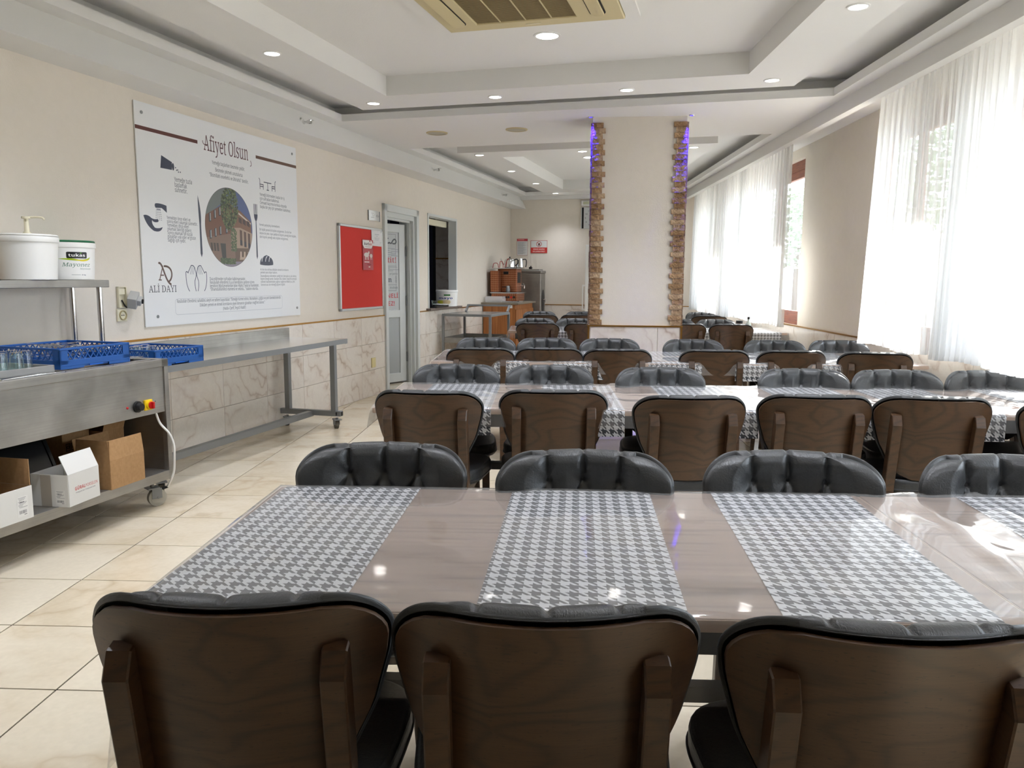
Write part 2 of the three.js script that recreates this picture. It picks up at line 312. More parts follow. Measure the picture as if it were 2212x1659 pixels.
{ // ceiling: slab, perimeter drop with lit slots, two floating rings
  const c = setting('ceiling', 'white plasterboard ceiling with two stepped trays and downlights', 'ceiling');
  part('slab', slab([[-7.2, 5.9], [-2.6, -16.2], [3.4, -15.0], [3.4, 5.9]], HC, 3.26), M.ceiling, c);
  const tray = (s0, s1, l, r) => { // plan polygon of a tray: perpendicular to the left wall at s0 and s1, along it at offset l, along x = r
    const c1 = (s) => { const t = (r + 0.0082 * 0 - (PX + DX * s)) / NX, p = LW(s, t); return [xR(p.z, r), p.z]; };
    return [LP(s0, l), LP(s1, l), c1(s1), c1(s0)];
  };
  const near = tray(-9.9, -1.70, 0.345, 2.40), far = tray(0.0, 5.48, 0.345, 2.40);
  part('perimeter_board', slab(outline, HS, HS + 0.067, [near, far]), M.ceiling, c);
  part('cove_block', slab(outline, HS + 0.067, HC, [tray(-10.0, -1.55, 0.195, 2.55), tray(-0.15, 5.6, 0.195, 2.55)]), M.ceiling, c);
  part('ring_panel', slab(tray(-9.45, -2.138, 0.787, 1.963), HS, HC, [tray(-9.0, -2.61, 1.234, 1.511)]), M.ceiling, c);
  part('ring_panel', slab(tray(0.45, 5.04, 0.787, 1.963), HS, HC, [tray(0.89, 4.62, 1.234, 1.511)]), M.ceiling, c);
  // left crown: dropped box with a leaning face
  const t5 = setting('trim_5', 'white dropped crown along the left wall carrying the sprinklers', 'trim', LW(0, 0), ROT_L);
  const prof = new THREE.Shape([[0, 2.70], [0.30, 2.70], [0.187, HS + 0.02], [0, HS + 0.02]].map(([x, y]) => new THREE.Vector2(x, y)));
  part('crown', uvm(new THREE.ExtrudeGeometry(prof, { depth: SB - SN, bevelEnabled: false }).rotateY(-Math.PI / 2).translate(SB, 0, 0)), M.ceiling, t5);
  const t6 = setting('trim_6', 'white curtain pelmet along the right wall', 'trim', [xR(0, WALLX), 0, 0], ROT_R);
  part('pelmet', [box(ZN - CR.z, 0.14, 0.072, (ZN + CR.z) / 2, HS - 0.055, 0.446), box(ZN - CR.z, 0.02, 0.022, (ZN + CR.z) / 2, 2.793 + 0.01, 0.48)], M.ceiling, t6);
}

{ // pillar
  const A = V(0.454, 0, -7.801), B = V(1.331, 0, -7.738), w = A.distanceTo(B), turn = -Math.atan2(B.z - A.z, B.x - A.x), D = 0.55;
  const p = setting('wall_pillar', 'square cream pillar with split stone strips up its corners', 'pillar', A, turn);
  part('core', box(w, HS + 0.06, D, w / 2, (HS + 0.06) / 2, -D / 2), M.wall, p);
  const th = GOLD / 3;
  for (let r = 0; r < 3; r++) for (const [a, b] of [[0.008, 0.66], [0.66, w - 0.008]]) { const m = part('tile', tileShape(b - a - 0.003, th - 0.003, 0.012, r * 5 + (a > 0.1 ? 3 : 0)), M.wallTile, p); m.position.set((a + b) / 2, th * (r + 0.5), 0.008); }
  for (let r = 0; r < 3; r++) { const m = part('tile', tileShape(D - 0.004, th - 0.003, 0.012, r + 2), M.wallTile, p); m.position.set(-0.008, th * (r + 0.5), -D / 2); m.rotation.y = Math.PI / 2; }
  part('gold_strip', [box(w + 0.04, 0.014, 0.024, w / 2, GOLD + 0.008, 0.012), box(0.016, GOLD, 0.016, -0.008, GOLD / 2, 0.012), box(0.016, GOLD, 0.016, w + 0.008, GOLD / 2, 0.012)], M.gold, p);
  const rows = 38, y0 = GOLD + 0.018, y1 = 2.868, h = (y1 - y0) / rows;
  const shapes = [0, 1, 2, 3, 4, 5].map((k) => { // split faced stone: rough front
    const g = new THREE.BoxGeometry(1, 1, 1, 5, 3, 2), q = g.attributes.position;
    for (let i = 0; i < q.count; i++) { const x = q.getX(i), y = q.getY(i), z = q.getZ(i); const e = 0.06 * (hash(Math.round(x * 10), Math.round(y * 6) + 7 * k, 31 + Math.round(z * 4)) - 0.5); q.setXYZ(i, x * (1 + e * 0.25), y * (1 - 0.02), z > 0.3 ? z + e * 5 * (Math.abs(x) < 0.45 ? 1 : 0.4) : z + e); }
    g.computeVertexNormals(); const uv = g.attributes.uv; for (let i = 0; i < uv.count; i++) uv.setXY(i, uv.getX(i) * 0.12 + k * 0.17, uv.getY(i) * 0.05 + k * 0.23); return g;
  });
  const mats = [M.stone, M.stone2, M.stone3];
  for (let r = 0; r < rows; r++) for (const side of [0, 1]) {
    const long = (r + side) % 2 === 0, wd = long ? rr(0.118, 0.13) : rr(0.092, 0.104), dp = rr(0.014, 0.02), out = rr(0.0, 0.004), y = y0 + (r + 0.5) * h;
    const f = part('stone', shapes[(r * 3 + side) % 6], mats[Math.floor(rnd() * 3)], p); f.scale.set(wd, h * 0.96, dp); f.position.set(side ? w + out - wd / 2 : wd / 2 - out, y, dp / 2);
    const sd = part('stone', shapes[(r * 5 + side + 2) % 6], mats[Math.floor(rnd() * 3)], p), wd2 = long ? 0.1 : 0.13; sd.scale.set(wd2, h * 0.96, dp); sd.rotation.y = side ? Math.PI / 2 : -Math.PI / 2; sd.position.set(side ? w + dp / 2 : -dp / 2, y, -wd2 / 2 - 0.002);
  }
}

{ // door: frame in the wall, leaf standing ajar into the kitchen
  const d = setting('door_1', 'pale grey plastic door standing ajar, lettered glass panel', 'door', LW(0, 0), ROT_L);
  part('frame', [box(0.075, 2.29, 0.05, -0.012, 1.145, 0.012, 0.006), box(0.075, 2.29, 0.05, 1.0, 1.145, 0.012, 0.006), box(1.087, 0.085, 0.05, 0.494, 2.2475, 0.012, 0.006)], M.pvc, d);
  part('jamb', [box(0.05, 2.21, 0.2, 0.045, 1.105, -0.1), box(0.05, 2.21, 0.2, 0.945, 1.105, -0.1), box(0.95, 0.07, 0.2, 0.494, 2.18, -0.1)], M.pvc, d);
  part('stop', [box(0.03, 2.14, 0.04, 0.905, 1.07, -0.06), box(0.88, 0.03, 0.04, 0.494, 2.135, -0.06)], M.pvc, d);
  const leaf = new THREE.Group(); leaf.name = 'leaf'; d.add(leaf); leaf.position.set(0.9, 0, -0.13); leaf.rotation.y = -0.42;
  const L = 0.8;
  part('leaf_frame', [box(0.11, 2.08, 0.055, -0.055, 1.06, 0, 0.008), box(0.11, 2.08, 0.055, -L + 0.055, 1.06, 0, 0.008), box(L - 0.2, 0.11, 0.054, -L / 2, 2.045, 0, 0.006), box(L - 0.2, 0.12, 0.054, -L / 2, 0.08, 0, 0.006), box(L - 0.2, 0.1, 0.054, -L / 2, 0.93, 0, 0.006)], M.pvc, leaf);
  part('lower_panel', box(L - 0.2, 0.78, 0.03, -L / 2, 0.51, 0), std({ color: 0xaeb3b4, roughness: 0.45 }), leaf);
  const words = ctex(512, 960, (g, w, h) => {
    g.fillStyle = '#b9bcbc'; g.fillRect(0, 0, w, h); g.strokeStyle = '#4a4d52'; g.lineWidth = 4; g.strokeRect(-20, 26, w - 30, 690);
    g.strokeStyle = '#23262c'; g.lineWidth = 16; g.lineCap = 'round'; g.beginPath(); g.moveTo(250, 130); g.quadraticCurveTo(300, 150, 320, 110); g.quadraticCurveTo(340, 150, 370, 130); g.quadraticCurveTo(400, 150, 410, 120); g.quadraticCurveTo(450, 60, 468, 110); g.quadraticCurveTo(470, 150, 420, 140); g.stroke();
    g.fillStyle = '#23262c'; for (const [x, y] of [[350, 80], [300, 168], [322, 170]]) { g.beginPath(); g.arc(x, y, 8, 0, 7); g.fill(); }
    g.textAlign = 'right'; g.fillStyle = '#a3252b'; g.font = 'bold 92px serif'; g.fillText('tit!', 476, 372);
    g.fillStyle = '#3c4047'; g.font = '34px sans-serif'; g.fillText('prijatno', 486, 520); g.font = '36px serif'; g.fillText('makan', 486, 690);
    g.fillStyle = '#2a3147'; g.font = 'bold 84px serif'; g.fillText('un', 400, 610);
    g.fillStyle = '#7d8186'; for (let i = 0; i < 9; i++) { g.fillRect(300 + (i % 2) * 90, 196 + i * 13, 150 - (i % 3) * 40, 6); } for (let i = 0; i < 5; i++) g.fillRect(280 + (i % 2) * 60, 410 + i * 15, 190 - (i % 3) * 50, 6); g.fillRect(330, 640, 140, 6);
    g.save(); g.translate(470, 610); g.rotate(-Math.PI / 2); g.textAlign = 'left'; g.fillStyle = '#3c4047'; g.font = '30px serif'; g.fillText('alsum', -10, 0); g.restore();
    g.textAlign = 'right'; g.fillStyle = '#b4282d'; g.font = 'bold 76px sans-serif'; g.fillText('NELİ', 492, 805); g.fillText('EZ!', 440, 900);
  });
  part('glass_panel', new THREE.PlaneGeometry(L - 0.2, 1.02).translate(-L / 2, 1.485, 0.016), std({ map: words, roughness: 0.35 }), leaf);
  part('panel_back', box(L - 0.2, 1.02, 0.02, -L / 2, 1.485, 0), M.pvc, leaf);
  part('hinge', [cyl(0.011, 0.011, 0.13, 0.005, 1.75, 0.035, 10), cyl(0.011, 0.011, 0.13, 0.005, 1.1, 0.035, 10), cyl(0.011, 0.011, 0.13, 0.005, 0.35, 0.035, 10)], M.greyMetal, leaf);
}
{ // serving hatch
  const w = setting('window_8', 'open serving hatch with grey frame and stone sill beside the door', 'hatch', LW(0, 0), ROT_L);
  part('frame', [box(0.035, 1.33, 0.13, 1.4475, 1.628, -0.055), box(0.035, 1.33, 0.13, 2.6125, 1.628, -0.055), box(1.2, 0.035, 0.13, 2.03, 2.275, -0.055)], M.pvc, w);
  part('sill', box(1.34, 0.03, 0.3, 2.03, 0.965, -0.08, 0.005), std({ color: 0x6b5f58, roughness: 0.3 }), w);
  part('shutter_roll', box(1.13, 0.09, 0.05, 2.03, 2.21, -0.17, 0.01), M.ivory, w);
}
{ // kitchen behind the left wall
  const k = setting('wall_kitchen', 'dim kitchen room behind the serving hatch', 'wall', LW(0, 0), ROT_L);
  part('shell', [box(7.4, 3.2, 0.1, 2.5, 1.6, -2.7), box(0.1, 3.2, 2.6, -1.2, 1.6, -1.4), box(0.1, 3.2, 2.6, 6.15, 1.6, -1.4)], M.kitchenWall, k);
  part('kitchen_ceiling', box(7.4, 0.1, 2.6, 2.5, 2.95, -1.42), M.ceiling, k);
  part('return_wall', box(0.1, 2.9, 0.5, 3.42, 1.45, -0.37), M.wall, k); part('door_post', box(0.12, 2.9, 0.05, 3.42, 1.45, -0.645), M.black, k); part('gold_strip', box(0.012, 0.02, 0.5, 3.35, 1.72, -0.37), M.gold, k);
  for (let r = 0; r < 8; r++) { const m = part('tile', tileShape(0.497, 0.342, 0.012, (r * 3) % 11), M.wallTile, k); m.rotation.y = -Math.PI / 2; m.position.set(3.362, 0.18 + r * 0.345, -0.37); }
}

// ---------------------------------------------------------------- dining tables, runners, clear covers
const TH = 0.77;
function table(x0, x1, z0, z1, label, turn = 0) {          // z0 near edge, z1 far edge
  const w = x1 - x0, d = z0 - z1, t = thing('dining_table', label, 'table', [(x0 + x1) / 2, 0, (z0 + z1) / 2], turn, 'long dining tables');
  part('table_top', box(w - 0.004, 0.028, d - 0.004, 0, TH - 0.014, 0, 0.003), M.laminate, t);
  part('edge_band', [box(w, 0.024, 0.002, 0, TH - 0.014, d / 2), box(w, 0.024, 0.002, 0, TH - 0.014, -d / 2), box(0.002, 0.024, d, w / 2, TH - 0.014, 0), box(0.002, 0.024, d, -w / 2, TH - 0.014, 0)], M.laminateEdge, t);
  part('apron', [box(w - 0.16, 0.07, 0.02, 0, TH - 0.065, d / 2 - 0.07), box(w - 0.16, 0.07, 0.02, 0, TH - 0.065, -d / 2 + 0.07), box(0.02, 0.07, d - 0.16, w / 2 - 0.09, TH - 0.065, 0), box(0.02, 0.07, d - 0.16, -w / 2 + 0.09, TH - 0.065, 0)], M.blackMetal, t);
  for (const s of [-1, 1]) {
    const x = s * (w / 2 - 0.22);
    part('leg', bar([x, 0.02, d / 2 - 0.1], [x, TH - 0.06, -d / 2 + 0.14], 0.05, 0.05), M.blackMetal, t);
    part('leg', bar([x + 0.052, 0.02, -d / 2 + 0.1], [x + 0.052, TH - 0.06, d / 2 - 0.14], 0.05, 0.05), M.blackMetal, t);
    part('foot', box(0.06, 0.02, 0.09, x, 0.01, d / 2 - 0.1), M.blackMetal, t); part('foot', box(0.06, 0.02, 0.09, x + 0.052, 0.01, -d / 2 + 0.1), M.blackMetal, t);
  }
  part('stretcher', box(w - 0.44, 0.04, 0.04, 0, TH / 2, 0), M.blackMetal, t);
  return t;
}
// cloth strip laid across the table and hanging over both edges
function runner(xc, w, z0, z1, dropN, dropF, label, k, shear = 0) {
  const d = z0 - z1, L = dropN + d + dropF, y = TH + 0.0012, r = 0.006;
  const f = (e) => (u, v) => {
    const a = v * L, x = (u - 0.5) * w; let py, pz;
    if (a < dropN) { py = y - (dropN - a); pz = z0 + r; } else if (a > dropN + d) { py = y - (a - dropN - d); pz = z1 - r; } else { const b = a - dropN; py = y; pz = z0 - b; if (b < 0.012) { py -= 0.004 * (1 - b / 0.012); } }
    const hang = a < dropN ? 0.004 * Math.sin(u * 16 + k) : 0;
    return [xc + x + shear * (v - 0.5), py + (a >= dropN && a <= dropN + d ? e * 0.0012 : 0), pz + hang + (a < dropN ? e * 0.0012 : a > dropN + d ? -e * 0.0012 : 0)];
  };
  const uvf = (u, v) => [u * w + k * 0.011, v * L + k * 0.017];
  const g = merge([sheet(10, 60, f(1), uvf), sheet(10, 60, f(0), uvf, true)]);
  return single('table_runner', g, M.tooth, label, 'runner', [0, 0, 0], 0, 'houndstooth table runners');
}
// clear vinyl sheet over the whole row of tables, rippled, hanging over the edges
function cover(x0, x1, z0, z1, dropN, dropL, label, k, bumps = []) {
  const X0 = x0 - 0.006, X1 = x1 + 0.006, Z0 = z0 + 0.012, Z1 = z1 - 0.012, dF = 0.12, dR = 0.12, nx = Math.round((X1 - X0) / 0.016), nz = 64;
  const n2 = (x, z, f, s) => vnoise(x * f + 100, z * f + 100, 4096, s);
  const g = sheet(nx, nz, (u, v) => {
    const W = dropL + (X1 - X0) + dR, D = dropN + (Z0 - Z1) + dF; let a = u * W - dropL, b = v * D - dropN;
    let x = X0 + clamp(a, 0, X1 - X0), z = Z0 - clamp(b, 0, Z0 - Z1), y = TH + 0.0042; const ox = a < 0 ? -a : a > X1 - X0 ? a - (X1 - X0) : 0, oz = b < 0 ? -b : b > Z0 - Z1 ? b - (Z0 - Z1) : 0;
    const drop = Math.hypot(ox, oz) > 0 ? Math.max(ox, oz) + 0.25 * Math.min(ox, oz) : 0; y -= drop;
    const wave = 0.012 * Math.sin(9 * (x + z) + k) * smooth(0, 0.2, drop);
    if (ox) x += (a < 0 ? -1 : 1) * (0.004 + 0.25 * ox * (0.5 + 0.5 * n2(z, 0, 3, 11 + k)) + wave); if (oz) z += (b < 0 ? 1 : -1) * (0.002 + (b < 0 ? 0.02 : 0.05) * oz + 0.3 * wave);
    const r1 = Math.pow(1 - Math.abs(2 * n2(x * 1.5, z * 0.6, 6, 21 + k) - 1), 6), r2 = Math.pow(1 - Math.abs(2 * n2(x, z, 19, 31 + k) - 1), 4), big = smooth(0.45, 0.8, n2(x, z, 1.6, 41 + k));
    if (!drop) { y += (k > 1 || x > 0.95 ? 1.9 : 0.7) * (0.0035 * r1 * (0.25 + big) + 0.0008 * r2 * (0.3 + big)) + 0.0012 * n2(x, z, 5, 51 + k) + (k > 1 ? 0.0045 : 0.0016 + 0.004 * smooth(0.85, 1.1, x)) * n2(x * 0.8, z, 8, 71 + k); for (const [bx, bw, bh] of bumps) y += bh * Math.exp(-Math.pow((x - bx + 0.1 * (z - z0)) / bw, 2)) * (0.5 + 0.5 * n2(x, z, 4, 61)); }
    return [x, y, z];
  });
  return single('clear_table_cover', g, M.plastic, label, 'table cover', [0, 0, 0], 0, 'clear vinyl table covers');
}
const ROWS = [
  { n: 'front', z0: -1.425, z1: -2.315, x: [-0.79, 0.93, 2.62], run: [-0.58, 0.095, 0.68, 1.39, 2.05], rw: 0.405, dn: 0.16 },
  { n: 'second', z0: -3.80, z1: -4.69, x: [-0.83, 1.02, 2.88], run: [-0.45, 0.2, 0.84, 1.47, 2.0, 2.68], rw: 0.40, dn: 0.13 },
  { n: 'third', z0: -5.99, z1: -6.97, x: [-0.85, 1.02, 2.88], run: [-0.3, 0.28, 1.0, 1.65, 2.3], rw: 0.40, dn: 0.13 },
  { n: 'fourth', z0: -9.62, z1: -10.52, x: [-0.42, 1.26, 2.93], run: [0.2, 0.9, 2.0, 2.66], rw: 0.40, dn: 0.13 },
  { n: 'fifth', z0: -11.85, z1: -12.75, x: [-0.3, 1.3, 2.9], run: [0.24, 1.2, 2.2], rw: 0.40, dn: 0.13 },
];
const ord = ['first', 'second', 'third', 'fourth', 'fifth', 'sixth'];
ROWS.forEach((r, i) => {
  table(r.x[0], r.x[1], r.z0, r.z1, `brown laminate dining table, left half of the ${r.n} row`);
  table(r.x[1] + 0.004, r.x[2], r.z0, r.z1, `brown laminate dining table, right half of the ${r.n} row`);
  r.run.forEach((x, k) => runner(x, r.rw, r.z0, r.z1, r.dn, 0.05, `houndstooth cloth runner across the ${r.n} table row, ${ord[k]} from left`, i * 7 + k, i === 0 ? [0.03, 0.05, 0.055, 0.06, 0.06][k] : 0));
  cover(r.x[0], r.x[2], r.z0, r.z1, i ? 0.09 : 0.17, i ? 0.1 : 0.34, `clear glossy vinyl sheet over the ${r.n} table row`, i * 3 + 1, i === 0 ? [[1.18, 0.02, 0.016], [1.0, 0.03, 0.006]] : [[0.35, 0.03, 0.008], [0.05, 0.02, 0.006], [1.2, 0.04, 0.008], [1.9, 0.02, 0.005]]);
});

// ---------------------------------------------------------------- chairs: local -z is the way a sitter looks
const BY0 = 0.475, BY1 = 0.857, RC = 0.34;
const backZ = (x, y) => 0.212 + 0.194 * (y - BY0) - x * x / (2 * RC);
const halfW = (y, top, grow) => {
  const v = (y - BY0) / (top - BY0), k = [[0, 0.135], [0.2, 0.178], [0.45, 0.226], [0.7, 0.252], [0.85, 0.26], [1, 0.262]]; let w = 0.262;
  for (let i = 0; i + 1 < k.length; i++) if (v >= k[i][0] && v <= k[i + 1][0]) { w = lerp(k[i][1], k[i + 1][1], (v - k[i][0]) / (k[i + 1][0] - k[i][0])); break; }
  const rt = 0.085, rb = 0.07; if (y > top - rt) { const q = y - (top - rt); w -= 1.25 * (rt - Math.sqrt(Math.max(0, rt * rt - q * q))); } if (y < BY0 + rb) { const q = BY0 + rb - y; w -= 0.8 * (rb - Math.sqrt(Math.max(0, rb * rb - q * q))); }
  return w + grow;
};
const arch = (x, hw, h) => h * (1 - Math.pow(Math.abs(x) / 0.262, 2.2));
function shellBack(k) { // bent veneer board: back face, front face, edge
  const nu = 28, nv = 22, th = 0.013, pt = (u, v, z) => { const s = 1 - Math.pow(1 - v, 1.25), y = lerp(BY0, BY1, s), hw = halfW(y, BY1, 0), x = (2 * u - 1) * hw; return [x, y + arch(x, hw, 0.004) * smooth(0.4, 1, s), backZ(x, y) + z]; };
  const uvf = (u, v) => { const p = pt(u, v, 0); return [p[0] + 0.31 + 0.62 * k * 0.13, p[1] * 0.98 + k * 0.171]; };
  const out = [sheet(nu, nv, (u, v) => pt(u, v, th), uvf), sheet(nu, nv, (u, v) => pt(u, v, 0), uvf, true)];
  const rim = []; for (let i = 0; i <= nu; i++) rim.push([i / nu, 0]); for (let j = 1; j <= nv; j++) rim.push([1, j / nv]); for (let i = nu - 1; i >= 0; i--) rim.push([i / nu, 1]); for (let j = nv - 1; j >= 0; j--) rim.push([0, j / nv]);
  out.push(sheet(rim.length - 1, 1, (u, v) => { const q = rim[Math.round(u * (rim.length - 1))]; return pt(q[0], q[1], (1 - v) * th); }, (u, v) => [u * 1.4, 0.3 + v * 0.013], true));
  return merge(out);
}
const TOPC = 0.862, BTN = [-0.108, 0, 0.108], BTY = 0.792;
function cushionBack() {
  const nu = 120, nv = 52, place = (u, v) => { const s = 1 - Math.pow(1 - v, 1.35), y = lerp(BY0 + 0.01, TOPC, s), hw = halfW(y, TOPC, 0.004), x = (2 * u - 1) * hw; return [x, y + arch(x, hw, 0.008) * smooth(0.3, 1, s), y, hw, s]; };
  const seg = (x, y, ax, ay, bx, by) => { const dx = bx - ax, dy = by - ay, t = clamp(((x - ax) * dx + (y - ay) * dy) / (dx * dx + dy * dy), 0, 1); return Math.hypot(x - ax - t * dx, y - ay - t * dy); };
  const creases = [...BTN.map((b) => b * 1.06)];
  const depth = (x, yy, u, v) => {
    const e = Math.min(u, 1 - u) * 2, f = Math.min(v * 2.6, (1 - v) * 2.4 + 0.36), edge = Math.pow(clamp(e * 3.2, 0, 1), 0.55) * Math.pow(clamp(f * 1.6, 0, 1), 0.5);
    let d = 0.018 + 0.054 * edge, pull = 0;
    for (const b of BTN) {
      const r = Math.hypot(x - b, yy - BTY); pull = Math.max(pull, 0.036 * Math.exp(-Math.pow(r / 0.017, 2)), 0.024 * Math.exp(-Math.pow(r / 0.036, 2)));
      pull = Math.max(pull, (0.022 * smooth(0, 0.06, 0.9 - yy) + 0.008) * Math.exp(-Math.pow(seg(x, yy, b, BTY, b * 1.06, 0.9) / 0.012, 1.15)));
      for (const q of [-0.056, 0.056]) pull = Math.max(pull, 0.024 * Math.exp(-Math.pow(seg(x, yy, b, BTY, b + q, 0.69) / 0.0085, 1.3)));
    }
    for (const b of [-0.162, -0.054, 0.054, 0.162]) pull = Math.max(pull, 0.03 * Math.exp(-Math.pow(Math.hypot(x - b, yy - 0.69) / 0.02, 2)));
    return Math.max(0.012, d - pull * clamp(edge * 1.6, 0, 1));
  };
  const front = sheet(nu, nv, (u, v) => { const [x, yy, y] = place(u, v); return [x, yy, backZ(x, y) - depth(x, yy, u, v)]; }, (u, v) => { const p = place(u, v); return [p[0], p[1]]; }, true);
  const rim = []; for (let i = 0; i <= nu; i += 2) rim.push([i / nu, 0]); for (let j = 1; j <= nv; j++) rim.push([1, j / nv]); for (let i = nu - 1; i >= 0; i--) rim.push([i / nu, 1]); for (let j = nv - 1; j >= 0; j--) rim.push([0, j / nv]);
  const rp = rim.map(([u, v]) => place(u, v)), N = rim.length;
  const side = sheet(N - 1, 7, (u, v) => {
    const i = Math.round(u * (N - 1)), q = rim[i], [x, yy, y] = rp[i], A = rp[(i - 1 + N) % N], B = rp[(i + 1) % N]; let tx = B[0] - A[0], ty = B[1] - A[1]; const L = Math.hypot(tx, ty) || 1;
    let puff = 1; for (const c of creases) puff = Math.min(puff, 1 - 0.7 * Math.exp(-Math.pow((x - c) / 0.006, 2)) * (q[1] > 0.9 ? 1 : 0));
    const k = lerp(0.003, 0.011, smooth(0.55, 1, q[1])) * Math.pow(Math.sin(v * Math.PI), 0.8) * puff; return [x + k * ty / L, yy - k * tx / L, backZ(x, y) - depth(x, yy, q[0], q[1]) * (1 - v)];
  }, (u, v) => [u * 1.4, v * 0.05], true);
  return merge([front, side]);
}
function rimPiping(top, grow, zo, r) {
  const pts = []; const at = (y, s) => { const w = halfW(y, top, grow) * s; return V(w, y + arch(w, w, 0.008) * smooth(0.3, 1, (y - BY0) / (top - BY0)), backZ(w, y) + zo); };
  for (let i = 0; i <= 14; i++) pts.push(at(lerp(BY0 + 0.05, top - 0.002, 1 - Math.pow(1 - i / 14, 1.6)), -1));
  const wT = halfW(top - 0.002, top, grow); for (let i = 1; i < 10; i++) { const x = lerp(-wT, wT, i / 10); pts.push(V(x, top + arch(x, wT, 0.008), backZ(x, top) + zo)); }
  for (let i = 14; i >= 0; i--) pts.push(at(lerp(BY0 + 0.05, top - 0.002, 1 - Math.pow(1 - i / 14, 1.6)), 1));
  return tube(pts, r, 120, 6);
}
const seatShape = (() => { const s = new THREE.Shape(); const n = 48; for (let i = 0; i <= n; i++) { const a = i / n * 2 * Math.PI, c = Math.cos(a), q = Math.sin(a), e = 0.55; const x = 0.238 * Math.sign(c) * Math.pow(Math.abs(c), e), y = 0.225 * Math.sign(q) * Math.pow(Math.abs(q), e) ; const tx = x * (1 - 0.1 * (y / 0.225)); i ? s.lineTo(tx, y) : s.moveTo(tx, y); } return s; })();
const G = {
  seat: uvm(new THREE.ExtrudeGeometry(seatShape, { depth: 0.03, bevelEnabled: true, bevelThickness: 0.02, bevelSize: 0.016, bevelSegments: 4, curveSegments: 4 }).rotateX(-Math.PI / 2).rotateY(Math.PI).translate(0, 0.425, -0.02)),
  seatPiping: new THREE.TubeGeometry(new THREE.CatmullRomCurve3(seatShape.getSpacedPoints(48).slice(0, 48).map((p) => V(-p.x * 1.065, 0.425, p.y * 1.065 - 0.02)), true), 96, 0.0045, 6),
  frame: box(0.40, 0.045, 0.40, 0, 0.385, -0.01, 0.006),
  cushion: cushionBack(), piping: rimPiping(TOPC, 0.006, -0.006, 0.0045),
  button: new THREE.SphereGeometry(0.0105, 14, 10).scale(1, 1, 0.55),
  shells: [0, 1, 2, 3].map(shellBack),
};
const postGeo = (s) => { // rear leg: floor to back, chamfered top
  const x0 = s * 0.178, z = (y) => 0.212 + 0.194 * (y - BY0) - x0 * x0 / (2 * RC) + 0.013 + 0.024;
  const prof = [[0, z(0.42) + 0.05], [0.42, z(0.42)], [0.742, z(0.742)]], g = [];
  const pts = []; for (const [y, zz] of prof) pts.push([y, zz]);
  const sh = new THREE.Shape(); sh.moveTo(pts[0][1] - 0.02, 0); sh.lineTo(pts[1][1] - 0.024, 0.42); sh.lineTo(z(0.79) - 0.024, 0.79); sh.lineTo(z(0.785) - 0.002, 0.785); sh.lineTo(pts[2][1] + 0.024, 0.742); sh.lineTo(pts[1][1] + 0.026, 0.42); sh.lineTo(pts[0][1] + 0.016, 0); sh.closePath();
  const e = new THREE.ExtrudeGeometry(sh, { depth: 0.038, bevelEnabled: true, bevelThickness: 0.003, bevelSize: 0.003, bevelSegments: 1 });
  e.rotateY(-Math.PI / 2).translate(x0 + 0.019, 0, 0); return uvm(e.toNonIndexed(), 1, 0.2, 0.1);
};
const frontLeg = (s) => { const e = new THREE.CylinderGeometry(0.024, 0.015, 0.40, 10).translate(0, 0.2, 0); e.applyMatrix4(new THREE.Matrix4().makeShear(0, 0, -0.06 * s, 0, 0.08, 0)); return uvm(e.translate(s * 0.165, 0, -0.17)); };
G.posts = [postGeo(-1), postGeo(1)]; G.front = [frontLeg(-1), frontLeg(1)];
for (const k of [0, 1]) { G.posts[k] = G.posts[k]; }
function makeChair(k) {
  const t = thing('dining_chair', '', 'chair');
  const se = part('seat', G.seat, M.leather, t); part('piping', G.seatPiping, M.leather, se); part('seat_frame', G.frame, M.wood, t);
  part('backrest', G.shells[k], M.wood, t); const cu = part('back_cushion', G.cushion, M.leather, t); part('piping', G.piping, M.leather, cu);
  for (const b of BTN) { const m = part('button', G.button, M.leather, cu); m.position.set(b, BTY, backZ(b, BTY) - 0.0375); }
  for (const i of [0, 1]) { part('leg', G.posts[i], M.wood, t); part('leg', G.front[i], M.wood, t); }
  return t;
}
const CHAIRS = [ // row, near (n) or far (f) side, [x, z of the back top, turn in degrees]
  ['front', 'n', [[-0.517, -1.195, 3], [0.012, -1.175, 1], [0.56, -1.14, -2]]],
  ['front', 'f', [[-0.50, -2.50, 2], [0.128, -2.43, 0], [0.757, -2.455, -3], [1.385, -2.44, -2]]],
  ['second', 'n', [[-0.552, -3.62, -4], [0.056, -3.69, 1], [0.69, -3.55, 3], [1.275, -3.62, -3], [1.80, -3.60, -6], [2.44, -3.55, 0]]],
  ['second', 'f', [[-0.522, -4.86, 0], [0.041, -4.85, 0], [0.69, -4.78, 2], [1.53, -4.77, -2], [2.055, -4.76, 1], [2.60, -4.76, -2]]],
  ['third', 'n', [[-0.478, -5.95, 1], [0.05, -6.0, 0], [0.572, -5.94, 1], [1.30, -5.95, -3], [1.89, -5.95, 2], [2.45, -5.85, -10]]],
  ['third', 'f', [[-0.5, -7.08, 0], [0.035, -7.08, 0], [0.583, -7.08, 1], [1.31, -7.06, 0], [2.01, -7.04, -2], [2.565, -7.08, 2]]],
  ['fourth', 'n', [[-0.064, -9.50, 0], [0.52, -9.52, 0], [1.70, -9.5, 0], [2.25, -9.48, -2]]],
  ['fourth', 'f', [[-0.105, -10.66, 0], [0.43, -10.66, 0], [1.74, -10.68, 0], [2.28, -10.66, 1]]],
  ['fifth', 'n', [[-0.04, -11.72, 0], [0.52, -11.74, 0], [2.44, -11.7, -4]]],
  ['fifth', 'f', [[-0.06, -12.9, 0], [0.62, -12.92, 0], [2.54, -12.95, 2]]],
];
